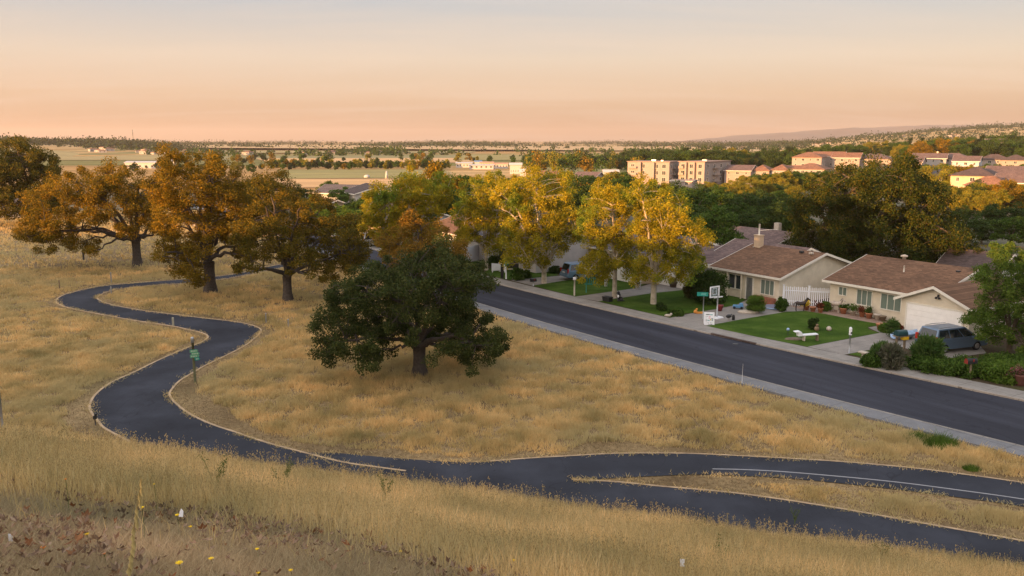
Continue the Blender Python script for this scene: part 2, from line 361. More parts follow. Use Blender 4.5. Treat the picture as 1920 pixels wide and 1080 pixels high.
# the winding part as a ribbon, the fork as an outline
n_ = 420
li = np.argmin(np.linalg.norm(left_edge - np.array(gl([(186.5, 790)])[0]), axis=1)); ri = np.argmin(np.linalg.norm(right_edge - np.array(gl([(390, 795)])[0]), axis=1))
lw = left_edge[li:]; rw = right_edge[ri:]
# pair the edges by matching to nearest points monotonically
def pair(A, B, n):
    A = resample(A, n); j = 0; o = []
    Bd = resample(B, 1600)
    for i, a in enumerate(A):
        hi = min(len(Bd), j + 40); k = j + int(np.argmin(np.linalg.norm(Bd[j:hi] - a, axis=1))); j = k; o.append(Bd[k])
    return A, np.array(o)
outl = [tuple(p) for p in lw[::1]] + [tuple(p) for p in rw[::-1]]
polysheet('park_path', outl, .030, ASPP)
fork = [tuple(p) for p in left_edge[:li + 1]] + [tuple(p) for p in right_edge[:ri + 1][::-1] if p[0] < G(560, 849).x] + [tuple(p) for p in up_top] + [tuple(p) for p in up_low[::-1]] + [tuple(p) for p in low_up[1:]]
polysheet('park_path', fork, .030, ASPP)
def edging(name, L, wd=.14, z=.045, mat=EDGE, side=1):
    d = np.gradient(L, axis=0); d /= np.linalg.norm(d, axis=1)[:, None] + 1e-9; n = np.stack([-d[:, 1], d[:, 0]], 1) * side
    strip(name, L, L + n * wd, z, mat, z)
edging('path_edging', right_edge, .13, side=-1)
edging('path_edging', left_edge[li - 40:], .13, side=1)
edging('path_edging', low_up, .12); 
k0 = int(np.argmin(np.linalg.norm(up_top - np.array(gl([(919, 866.5)])[0]), axis=1)))
edging('path_edging', up_top[k0:], .10)
WHITE = plain('white_line_paint', (.30, .30, .31), .7, .15, 5)
wl = smooth_line(gl([(1336, 881), (1400, 882.5), (1488, 887.7), (1665, 904), (1807, 922), (1920, 938), (2100, 968)]), .5)
d_ = np.gradient(wl, axis=0); d_ /= np.linalg.norm(d_, axis=1)[:, None]; n_2 = np.stack([-d_[:, 1], d_[:, 0]], 1)
strip('white_edge_line', wl, wl + n_2 * .09, .034, WHITE)
PATHPTS = np.concatenate([resample(left_edge[li - 60:], 500), resample(right_edge, 500), resample(low_up, 120), resample(up_top, 150), resample(up_low, 120)])
# ------------------------------------------------------------ trees
BARK_OAK = plain('oak_bark', (.07, .058, .05), .95, .4, 6, bmp=.6)
BARK_SYC = plain('sycamore_bark', (.42, .36, .28), .85, .35, 2.2, bmp=.2)
BARK_GEN = plain('brown_bark', (.10, .075, .05), .95, .3, 5)
L_OAKDARK = leafmat('oak_leaves_dark', [(.028, .046, .013), (.046, .066, .018), (.068, .082, .024), (.095, .10, .03)], .15)
L_OAKAMB = leafmat('oak_leaves_amber', [(.10, .085, .012), (.20, .135, .014), (.31, .18, .016), (.13, .11, .014), (.38, .21, .018)], .28)
L_OAKMIX = leafmat('oak_leaves_olive', [(.06, .065, .012), (.13, .10, .014), (.22, .14, .016), (.08, .085, .014)], .22)
L_SYC = leafmat('sycamore_leaves', [(.22, .22, .018), (.34, .29, .02), (.47, .34, .022), (.26, .25, .02), (.54, .37, .024)], .35, ((.13, .19, .022), .22))
L_GREEN = leafmat('green_leaves', [(.038, .078, .016), (.062, .115, .02), (.09, .145, .027), (.05, .095, .018)], .25)
L_DARK = leafmat('dark_leaves', [(.03, .058, .018), (.046, .082, .02), (.07, .10, .024)], .2)
L_BRIGHT = leafmat('bright_leaves', [(.07, .14, .02), (.11, .19, .03), (.15, .22, .04), (.09, .15, .03)], .3)
L_YEL = leafmat('yellow_green_leaves', [(.18, .19, .025), (.30, .25, .03), (.15, .18, .028), (.36, .24, .03)], .3)
L_CON = leafmat('conifer_needles', [(.018, .035, .016), (.03, .05, .02), (.045, .065, .025)], .1)

def leafquads(C, rad, n, L, Wd, flat=.75, droop=.35, g=None):
    g = g or rng
    m = len(C); P = np.repeat(C, n, 0); Rr = np.repeat(rad, n)[:, None]
    d = g.normal(size=(m * n, 3)); d /= np.linalg.norm(d, axis=1)[:, None] + 1e-9
    q = g.random((m * n, 1)) ** .45
    off = d * q * Rr; off[:, 2] *= flat; P = P + off
    a = d * .5 + g.normal(size=(m * n, 3)) * .8; a[:, 2] -= droop; a /= np.linalg.norm(a, axis=1)[:, None] + 1e-9
    s = np.cross(a, g.normal(size=(m * n, 3))); s /= np.linalg.norm(s, axis=1)[:, None] + 1e-9
    sz = (g.random((m * n, 1)) * .7 + .6); l = a * L * sz; ww = s * Wd * sz * .5
    return np.stack([P, P + l * .45 + ww, P + l, P + l * .45 - ww], 1).reshape(-1, 3)
def bez(a, b, c, n): 
    return [a * (1 - t) ** 2 + b * 2 * t * (1 - t) + c * t * t for t in [i / n for i in range(n + 1)]]
def tree_mesh(parent, lobes, m, W, depth, leaf, bark, trunk_r, fork, dens=1.0, clump=.62, nleaf=120, L=.24, Wd=.15, limbs=9, lift=.35, hollow=.25, lean=0, seed=1, twigs=1.0, minz=.8, multi=0, flat=.72, droop=.35):
    """lobes: (dx, z, r) in metres in the plane facing the viewer; depth: half depth of the crown"""
    g = np.random.default_rng(seed); rd = random.Random(seed)
    nleaf = int(nleaf * 2.3); L *= .64; Wd *= .66; dens *= 1.3
    C = []; 
    xs = [l[0] for l in lobes]; cx = (max(xs) + min(xs)) / 2; hw = max(abs(x - cx) for x in xs) + np.mean([l[2] for l in lobes])
    for dx, z, r in lobes:
        dd = depth * math.sqrt(max(.12, 1 - ((dx - cx) / hw) ** 2))
        k = max(2, int(dens * r * r * (.9 + dd / max(r, .5)) * 2.2 / (clump * clump * 2.6)))
        for _ in range(k):
            a = g.random() * 2 * math.pi; rr = r * (g.random() ** .5) * .92
            yy = g.uniform(-1, 1); yy = math.copysign(abs(yy) ** (1 - hollow), yy) * dd
            shrink = 1 - .25 * abs(yy) / max(dd, .1)
            C.append((dx + rr * math.cos(a) * shrink, yy, max(minz, (z + rr * math.sin(a)) * (1 - .10 * (abs(yy) / max(depth, .1)) ** 2))))
    C = np.array(C); rad = clump * (.6 + .8 * g.random(len(C)))
    o = npmesh('crown', leafquads(C, rad, nleaf, L, Wd, flat, droop, g), 4, leaf, parent)
    # skeleton
    mb = MB(); fk = Vector((lean, 0, fork))
    segs = []
    if not multi:
        mb.tube([(0, 0, -.2), (0, 0, .12), (lean * .3, 0, fork * .35), (lean * .7, 0, fork * .7), fk], [trunk_r * 1.75, trunk_r * 1.35, trunk_r, trunk_r * .92, trunk_r * 1.0], 12)
    else:
        mb.tube([(0, 0, -.2), (0, 0, .15), (lean * .5, 0, fork * .6), fk], [trunk_r * 1.5, trunk_r * 1.15, trunk_r, trunk_r * .95], 12)
    tg = []; cand = list(range(len(C))); cur = rd.choice(cand)
    for _ in range(limbs):
        tg.append(cur); d = np.min([np.linalg.norm((C - C[q]) * [1, 1, .8], axis=1) for q in tg], axis=0); cur = int(np.argmax(d))
    pts = []; rads = []
    for q in tg:
        c = Vector(C[q]); c = fk + (c - fk) * .93; dv = c - fk
        ctrl = fk + Vector((dv.x * .42, dv.y * .42, max(dv.z * .75, abs(dv.z) * .2 + dv.length * lift)))
        P = bez(fk, ctrl, c, 9); jit = trunk_r * .5
        P = [P[0]] + [p + Vector((rd.uniform(-1, 1), rd.uniform(-1, 1), rd.uniform(-1, 1))) * jit * (.5 + i * .07) for i, p in enumerate(P[1:])]
        r0 = trunk_r * rd.uniform(.34, .52) * (1.25 if multi else 1); rs = [r0 * (1 - i / 10.5) ** .9 + .015 for i in range(len(P))]
        mb.tube(P, rs, 7); pts += P[1:]; rads += rs[1:]
    PA = np.array([tuple(p) for p in pts])
    idx = list(range(len(C))); rd.shuffle(idx)
    for q in idx[:int(len(idx) * min(1, .55 * twigs))]:
        c = C[q]; d = np.linalg.norm(PA - c, axis=1) + np.maximum(0, PA[:, 2] - c[2]) * .6; k = int(np.argmin(d)); a = Vector(PA[k]); c = Vector(c)
        if (c - a).length < .3: continue
        mid = (a + c) / 2 + Vector((rd.uniform(-.2, .2), rd.uniform(-.2, .2), rd.uniform(.0, .3))) * (c - a).length
        r0 = min(rads[k] * .6, .09); mb.tube(bez(a, mid, c, 4), [r0, r0 * .8, r0 * .6, r0 * .45, .012], 4, cap=False)
    mb.build('trunk', bark, parent)
    return o
def hero(name, label, base, lobes, depth, leaf, bark, trunk_r, fork, cat='tree', group=None, z=None, **k):
    b = G(*base) if len(base) == 2 else AT(base[0], base[1], base[2])
    zg = hg(b.x, b.y); b.z = zg; m = b.y / F; 
    # picture row of the ground point really used
    rr = ray(960, 540); py0 = None
    d = Vector((0, math.cos(PITCH), -math.sin(PITCH))); rel = b - Vector((0, 0, H)); up = Vector((0, math.sin(PITCH), math.cos(PITCH)))
    depth_c = rel.dot(d); m = depth_c / F; py0 = 540 - rel.dot(up) / m; px0 = 960 + b.x / m
    t = thing(name, label, cat, b, -math.atan2(b.x, b.y), group)
    rs_ = k.pop('rs', 1.1); lb = [((x - px0) * m, (py0 - y) * m * 1.01, r * m * rs_) for x, y, r in lobes]
    tree_mesh(t, lb, m, 0, depth, leaf, bark, trunk_r, fork, **k); return t

hero('oak_tree', 'dark green spreading oak standing alone in the dry grass in front of the street', (787, 703),
     [(650, 595, 42), (625, 630, 30), (640, 548, 30), (690, 525, 38), (722, 575, 52), (745, 530, 40), (790, 505, 36), (782, 562, 55), (840, 508, 38), (855, 570, 55), (885, 525, 34), (892, 610, 45), (925, 625, 30), (935, 650, 20), (700, 622, 36), (850, 622, 36), (765, 600, 36), (655, 636, 22), (625, 652, 16), (690, 656, 16), (720, 642, 18), (815, 640, 18), (848, 660, 14), (880, 658, 20), (905, 668, 14), (620, 590, 22), (815, 490, 24), (868, 500, 18), (762, 498, 20), (835, 468, 18), (720, 505, 26), (905, 515, 24)],
     4.6, L_OAKDARK, BARK_OAK, .42, 1.9, seed=3, clump=.50, nleaf=120, L=.20, Wd=.13, limbs=13, lift=.25, dens=.66, minz=1.15, rs=1.0)
hero('oak_tree', 'broad amber leaved oak with a leaning limb, farthest left of the path bend', (258, 498),
     [(110, 385, 34), (92, 425, 22), (150, 350, 32), (200, 335, 28), (165, 395, 36), (128, 425, 26), (215, 375, 36), (255, 350, 32), (270, 395, 30), (230, 320, 20), (300, 370, 28), (290, 420, 24), (75, 432, 12), (107, 443, 12), (150, 445, 16), (182, 455, 12), (245, 420, 18), (315, 330, 20)],
     6.0, L_OAKAMB, BARK_OAK, .50, 3.0, seed=5, clump=.75, nleaf=110, L=.28, Wd=.18, limbs=14, lift=.2, dens=.72, rs=1.22)
hero('oak_tree', 'tall amber oak with drooping left side standing inside the path loop', (395, 550),
     [(345, 300, 22), (350, 335, 34), (395, 320, 32), (430, 335, 34), (320, 350, 26), (335, 395, 32), (380, 380, 38), (430, 385, 36), (465, 375, 26), (330, 440, 26), (345, 480, 22), (368, 510, 20), (440, 430, 28), (470, 420, 22), (400, 430, 24), (455, 465, 20), (375, 450, 18), (425, 310, 18), (318, 470, 14)],
     5.2, L_OAKAMB, BARK_OAK, .55, 3.2, seed=8, clump=.66, nleaf=110, L=.25, Wd=.16, limbs=14, lift=.3, dens=.75, rs=1.25)
hero('oak_tree', 'olive and rust oak with twisting limbs, nearest the street of the path trio', (540, 565),
     [(472, 420, 26), (505, 395, 32), (550, 385, 34), (600, 405, 34), (525, 430, 34), (575, 440, 36), (630, 435, 32), (660, 465, 24), (682, 452, 16), (668, 490, 16), (595, 480, 26), (490, 470, 22), (640, 495, 18), (455, 500, 12), (470, 440, 18), (615, 515, 14), (500, 350, 20), (660, 430, 22), (545, 480, 20)],
     5.0, L_OAKMIX, BARK_OAK, .42, 2.4, seed=13, clump=.62, nleaf=105, L=.24, Wd=.15, limbs=13, lift=.22, dens=.72, rs=1.22)
hero('oak_tree', 'dark oak with hidden trunk behind the tall amber oak', (510, 470),
     [(500, 330, 26), (530, 350, 28), (480, 345, 24), (550, 380, 28), (510, 380, 30), (470, 380, 24), (560, 420, 24), (520, 420, 26)],
     4.5, L_OAKMIX, BARK_OAK, .42, 3.0, seed=14, clump=.8, nleaf=110, L=.3, Wd=.2, dens=.7)
hero('oak_tree', 'large dark green and amber tree at the left edge of the photo', (62, 417),
     [(20, 300, 34), (60, 290, 32), (90, 310, 26), (-15, 320, 34), (30, 340, 38), (75, 345, 34), (105, 330, 14), (10, 375, 30), (60, 380, 28), (95, 375, 18), (-40, 340, 30), (-60, 300, 30), (70, 400, 14)],
     7, leafmat('dark_gold_leaves', [(.05, .065, .014), (.12, .11, .018), (.22, .155, .02), (.08, .085, .016)], .22), BARK_GEN, .6, 3.5, seed=21, clump=1.1, nleaf=120, L=.42, Wd=.28, dens=1.2, rs=1.2)
hero('oak_tree', 'amber rust oak right behind the top of the dark solitary oak', (800, 585),
     [(735, 455, 24), (775, 438, 28), (815, 445, 30), (850, 465, 24), (790, 480, 30), (745, 485, 24), (835, 495, 24), (775, 412, 18), (865, 485, 16)],
     3.0, leafmat('rust_leaves', [(.16, .10, .02), (.28, .15, .022), (.12, .10, .018), (.36, .18, .025)], .25), BARK_OAK, .3, 2.2, seed=24, clump=.55, nleaf=100, L=.22, Wd=.13, dens=.85, rs=1.25)
# street sycamores
SG = 'pale barked street trees on the lawns'
SK = dict(lift=.5, flat=.85, multi=1, twigs=1.4, rs=1.2)
hero('sycamore_tree', 'golden yellow street tree, leftmost in the row along the lawns', (775, 500),
     [(722, 385, 36), (700, 430, 22), (735, 455, 24), (770, 355, 36), (812, 370, 30), (760, 415, 32), (705, 400, 18), (832, 350, 22), (735, 440, 20), (800, 425, 24), (715, 360, 16)],
     4.5, L_SYC, BARK_SYC, .3, 3.0, seed=31, clump=.66, nleaf=90, L=.3, Wd=.22, dens=.95, group=SG, **SK)
hero('sycamore_tree', 'narrow yellow green street tree with a forked white trunk beside the sandwich panels', (912, 508),
     [(888, 362, 26), (925, 350, 24), (870, 395, 22), (915, 395, 28), (890, 425, 22), (940, 425, 22), (955, 385, 18), (870, 440, 18), (925, 455, 14), (960, 350, 14)],
     3.8, L_SYC, BARK_SYC, .20, 1.6, seed=33, clump=.58, nleaf=85, L=.26, Wd=.18, dens=.95, limbs=9, group=SG, **SK)
hero('sycamore_tree', 'tallest golden street tree with four spreading pale stems left of the blue minivan', (1020, 533),
     [(958, 355, 24), (1000, 345, 30), (1045, 352, 28), (975, 395, 30), (1025, 395, 34), (1065, 400, 24), (960, 435, 20), (1005, 440, 26), (1045, 445, 24), (985, 475, 18), (955, 470, 14), (1075, 440, 16), (935, 375, 14), (1020, 480, 12)],
     3.9, L_SYC, BARK_SYC, .27, 1.3, seed=35, clump=.58, nleaf=85, L=.25, Wd=.17, dens=.98, limbs=11, group=SG, **SK)
hero('sycamore_tree', 'golden street tree with a single straight trunk beside the little black planter box', (1152, 560),
     [(1108, 390, 22), (1140, 370, 26), (1170, 385, 26), (1100, 430, 20), (1140, 430, 28), (1175, 440, 22), (1120, 470, 22), (1160, 480, 22), (1098, 505, 14), (1130, 510, 14), (1180, 500, 14), (1120, 352, 14)],
     3.4, L_SYC, BARK_SYC, .21, 3.2, seed=37, clump=.53, nleaf=85, L=.23, Wd=.16, dens=.95, limbs=9, group=SG, **SK)
hero('sycamore_tree', 'wide green and gold street tree on the lawn before the white garage door', (1225, 572),
     [(1195, 360, 24), (1230, 365, 28), (1265, 390, 24), (1210, 400, 28), (1250, 425, 28), (1290, 430, 22), (1220, 450, 24), (1260, 470, 24), (1295, 480, 20), (1205, 490, 18), (1240, 505, 16), (1280, 510, 14), (1190, 430, 18), (1310, 445, 14), (1190, 520, 10)],
     3.6, L_SYC, BARK_SYC, .25, 2.2, seed=39, clump=.53, nleaf=85, L=.23, Wd=.16, dens=.95, limbs=11, group=SG, **SK)
hero('shade_tree', 'huge dark dome of a tree with golden top rising behind the tan houses', (1640, 492),
     [(1525, 365, 30), (1515, 415, 30), (1575, 350, 34), (1625, 335, 36), (1680, 335, 34), (1715, 375, 36), (1640, 390, 44), (1580, 410, 40), (1700, 430, 42), (1745, 430, 36), (1560, 460, 34), (1640, 460, 40), (1710, 475, 34), (1680, 308, 16), (1780, 450, 28), (1600, 480, 30), (1780, 480, 24), (1510, 450, 18)],
     9, leafmat('deep_gold_leaves', [(.020, .042, .010), (.040, .064, .012), (.085, .085, .014), (.03, .05, .011), (.14, .11, .016)], .22), BARK_GEN, .7, 4, seed=41, clump=1.0, nleaf=130, L=.34, Wd=.23, dens=1.15, rs=1.15)
hero('shade_tree', 'bright green leafy tree at the right edge overhanging the parked grey minivan', (1890, 672),
     [(1845, 515, 24), (1880, 480, 28), (1915, 465, 24), (1905, 520, 32), (1862, 555, 28), (1842, 590, 18), (1895, 580, 32), (1870, 615, 22), (1915, 625, 28), (1940, 540, 34), (1960, 480, 30), (1822, 603, 12), (1862, 462, 16), (1950, 600, 30), (1850, 630, 12)],
     3.0, leafmat('fresh_green_leaves', [(.06, .12, .02), (.10, .17, .028), (.15, .20, .035), (.08, .13, .022)], .3), BARK_GEN, .2, 1.8, seed=43, clump=.42, nleaf=110, L=.17, Wd=.12, dens=.72, limbs=9, rs=1.2)

# prototypes for the many trees farther off (crown about 10 m high, 9 m wide)
def proto(name, lobes, leaf, seed, **k):
    t = thing(name, 'x', 'tree'); d = dict(clump=1.0, nleaf=70, L=.55, Wd=.4, dens=.9, limbs=5, twigs=.15); d.update(k)
    tree_mesh(t, lobes, 1, 0, d.pop('depth', 4.2), leaf, BARK_GEN, d.pop('trunk_r', .28), d.pop('fork', 2.2), seed=seed, **d); return t
round_l = [(-2.6, 4.2, 1.8), (0, 3.6, 2.2), (2.7, 4.4, 1.8), (-1.6, 6.6, 2.1), (1.7, 6.8, 2.0), (0, 8.4, 1.7), (-3.2, 5.8, 1.3), (3.3, 6.0, 1.2)]
wide_l = [(-3.8, 4.0, 1.7), (-1.5, 3.6, 2.0), (1.6, 3.4, 2.0), (3.9, 4.2, 1.6), (-2.4, 6.0, 1.9), (.4, 6.6, 2.2), (2.8, 6.1, 1.8), (-.6, 8.3, 1.4), (4.6, 5.6, 1.0)]
tall_l = [(-1.5, 3.5, 1.5), (1.4, 3.7, 1.5), (0, 5.5, 1.9), (-1.2, 7.2, 1.3), (1.1, 7.6, 1.3), (0, 9.0, 1.2), (1.9, 5.6, 1.0)]
con_l = [(0, 2.2, 1.9), (-1.1, 2.6, 1.2), (1.1, 2.6, 1.2), (0, 4.2, 1.5), (0, 5.9, 1.1), (0, 7.4, .8), (0, 8.8, .5), (0, 9.7, .25)]
poly = {}
for nm, lb, lf, sd, dp in [('green', round_l, L_GREEN, 51, 4), ('green2', wide_l, L_GREEN, 52, 4.4), ('dark', round_l, L_DARK, 53, 4), ('dark2', wide_l, L_DARK, 54, 4.4), ('bright', tall_l, L_BRIGHT, 55, 2.6),
                           ('yellow', round_l, L_YEL, 56, 4), ('yellow2', wide_l, L_YEL, 57, 4.4), ('conifer', con_l, L_CON, 58, 1.9), ('amber', wide_l, L_OAKAMB, 59, 4.2), ('syc', tall_l, L_SYC, 60, 2.8)]:
    poly[nm] = proto('broadleaf_tree' if nm != 'conifer' else 'conifer_tree', lb, lf, sd, depth=dp, minz=.6)
used_p = {}
def place(kind, px, ytop, D, label, group, wide=1.0, name=None, cat='tree'):
    b = AT(px, 300, D); zg = hg(b.x, D); top = AT(px, ytop, D).z; h = max(2.0, top - zg); s = h / 10.0
    o = poly[kind]
    if kind not in used_p: used_p[kind] = 1; c = o; c.location = (b.x, D, zg - .1); c.rotation_euler = (0, 0, random.uniform(0, 6.28)); c.scale = (s * wide, s * wide, s)
    else: c = dup(o, (b.x, D, zg - .1), random.uniform(0, 6.28), (s * wide, s * wide, s))
    if name: c.name = name
    tag(c, label, cat, group); return c
# ------------------------------------------------------------ yards
YZ = .12
def grassmat(name, a, b_, c_):
    m, t, b = newmat(name); n1 = nz(t, .5, 5); n2 = nz(t, 12, 4, .7)
    k = rmp(t, n1.outputs[0], [(.3, a), (.5, b_), (.72, c_)]).outputs[0]
    k = mixc(t, .7, k, rmp(t, n2.outputs[0], [(.3, (.55, .55, .5)), (.7, (1.35, 1.35, 1.3))]).outputs[0], 'MULTIPLY')
    t.links.new(k, b.inputs['Base Color']); b.inputs['Roughness'].default_value = .95; b.inputs['Specular IOR Level'].default_value = .03; bump(t, b, n2.outputs[0], .5, .03); return m
LAWN = grassmat('lawn_grass', (.030, .060, .010), (.048, .088, .013), (.075, .115, .022))
SOIL = grassmat('garden_soil', (.05, .04, .025), (.08, .06, .04), (.06, .065, .025))
def off_strip(q, w): return far_kerb(q) + N0 * w
S2 = np.arange(-75, 120, 3.0)
strip('yard_soil', off_strip(S2, 2.0), off_strip(S2, 46.0), .10, SOIL)
def sheet(name, px, z, mat): return polysheet(name, [tuple(G(a, b, YZ))[:2] for a, b in px], z, mat)
LAWNS = [[(1324, 611), (1400, 597), (1474, 584.5), (1510, 583), (1549, 589), (1595, 598), (1659, 609), (1640, 611), (1627, 613), (1629, 618), (1650, 624), (1585, 636), (1514, 650), (1420, 632)],
         [(1122, 565), (1220, 550), (1287, 543), (1330, 535), (1375, 548), (1398, 562), (1380, 572), (1340, 580), (1303, 586), (1282, 588), (1256, 596)],
         [(998, 535.5), (1052, 527), (1120, 517), (1195, 515), (1215, 531), (1194, 540), (1079, 556)],
         [(902, 514), (925, 500), (1005, 494), (1045, 510), (1045, 517), (957, 525)],
         [(770, 488), (800, 470), (850, 476), (885, 500), (880, 508)],
         [(1590, 664), (1630, 657), (1680, 660), (1700, 685)]]
for L_ in LAWNS: sheet('lawn', L_, .125, LAWN)
sheet('driveway', [(1514, 650), (1650, 624), (1628, 614), (1662, 608), (1700, 617), (1830, 640), (1850, 662), (1760, 674), (1690, 650), (1629, 656), (1583, 665)], .118, DRIVE)
sheet('driveway', [(1256, 596), (1303, 586), (1380, 572), (1400, 562), (1470, 556), (1512, 583), (1474, 584.5), (1324, 611)], .118, DRIVE)
sheet('driveway', [(1079, 556), (1194, 540), (1228, 529), (1278, 536), (1290, 543), (1220, 550), (1122, 565)], .118, DRIVE)
sheet('driveway', [(957, 525), (1048, 517), (1118, 508), (1150, 512), (1120, 517), (1052, 527), (998, 535.5)], .118, DRIVE)
sheet('driveway', [(850, 497), (905, 480), (935, 485), (885, 508)], .118, DRIVE)
PAVE = concrete('brick_path_paving', (.30, .20, .15), .6, R(58))
sheet('garden_path', [(1480, 573), (1560, 578), (1610, 590), (1665, 604), (1659, 609), (1595, 598), (1549, 589), (1510, 583)], .121, PAVE)

# ------------------------------------------------------------ house materials
def shingles(name, c, row=.06, var=.25):
    m, t, b = newmat(name)
    tc = t.nodes.new('ShaderNodeTexCoord'); mp = t.nodes.new('ShaderNodeMapping'); mp.inputs['Rotation'].default_value = (R(90), 0, 0)
    br = t.nodes.new('ShaderNodeTexBrick'); br.inputs['Scale'].default_value = 1; br.inputs['Brick Width'].default_value = .35; br.inputs['Row Height'].default_value = row
    br.inputs['Mortar Size'].default_value = .006; br.inputs['Bias'].default_value = -.1
    br.inputs['Color1'].default_value = (*[q * (1 - var) for q in c], 1); br.inputs['Color2'].default_value = (*[q * (1 + var) for q in c], 1); br.inputs['Mortar'].default_value = (*[q * .55 for q in c], 1)
    t.links.new(tc.outputs['Object'], mp.inputs[0]); t.links.new(mp.outputs[0], br.inputs['Vector'])
    n = nz(t, .6, 6, .65); k = mixc(t, .8, br.outputs[0], rmp(t, n.outputs[0], [(.3, (.72, .72, .74)), (.7, (1.28, 1.22, 1.18))]).outputs[0], 'MULTIPLY')
    t.links.new(k, b.inputs['Base Color']); b.inputs['Roughness'].default_value = .9; b.inputs['Specular IOR Level'].default_value = .15; bump(t, b, br.outputs['Fac'], -.4, .02); return m
ROOFB = shingles('brown_shingles', (.165, .095, .058)); ROOFM = shingles('mauve_shingles', (.15, .108, .10)); ROOFG = shingles('grey_shingles', (.11, .10, .105)); ROOFT = shingles('terracotta_tiles', (.36, .17, .10), .12)
ROOFD = shingles('dark_shingles', (.10, .075, .07))
def stucco(name, c): return plain(name, c, .9, .09, 1.3, bmp=.05)
W_CREAM = stucco('cream_stucco', (.62, .55, .43)); W_GREY = stucco('grey_stucco', (.42, .42, .38)); W_TAN = stucco('tan_stucco', (.50, .38, .26)); W_WHITE = stucco('white_stucco', (.46, .43, .41)); W_PINK = stucco('pale_apricot_stucco', (.40, .33, .29)); W_BLUE = stucco('pale_blue_siding', (.38, .42, .46))
F_PINK = stucco('far_apricot_stucco', (.30, .25, .225)); F_WHITE = stucco('far_pale_stucco', (.33, .31, .30)); F_TILE = shingles('far_terracotta_tiles', (.22, .12, .08), .12)
TRIM = plain('white_trim', (.70, .66, .58), .6, .06, 4); DOORW = plain('white_garage_paint', (.84, .82, .79), .55, .05, 2)
GLASS, t_, b_ = newmat('window_glass'); b_.inputs['Base Color'].default_value = (.03, .04, .045, 1); b_.inputs['Roughness'].default_value = .08; b_.inputs['Specular IOR Level'].default_value = .8
GLASSC, t_, b_ = newmat('curtained_glass'); b_.inputs['Base Color'].default_value = (.16, .20, .17, 1); b_.inputs['Roughness'].default_value = .15
DARK = plain('dark_paint', (.03, .03, .032), .5, .2); REDB = plain('red_brick', (.26, .10, .06), .85, .3, 8)
METAL = plain('grey_metal', (.35, .36, .37), .4, .1, 5, metal=.7); WHITEP = plain('white_plastic', (.74, .75, .78), .4, .05)
WOOD = plain('weathered_wood', (.20, .15, .10), .85, .35, 6); BLACKP = plain('black_plastic', (.02, .02, .022), .45, .2)
TERRA = plain('terracotta', (.42, .17, .09), .8, .2, 6); STONE = plain('pale_stone', (.46, .40, .33), .85, .2, 7); TEAL = plain('teal_paint', (.02, .22, .20), .45, .15); BLUEP = plain('blue_plastic', (.10, .25, .45), .45, .1)

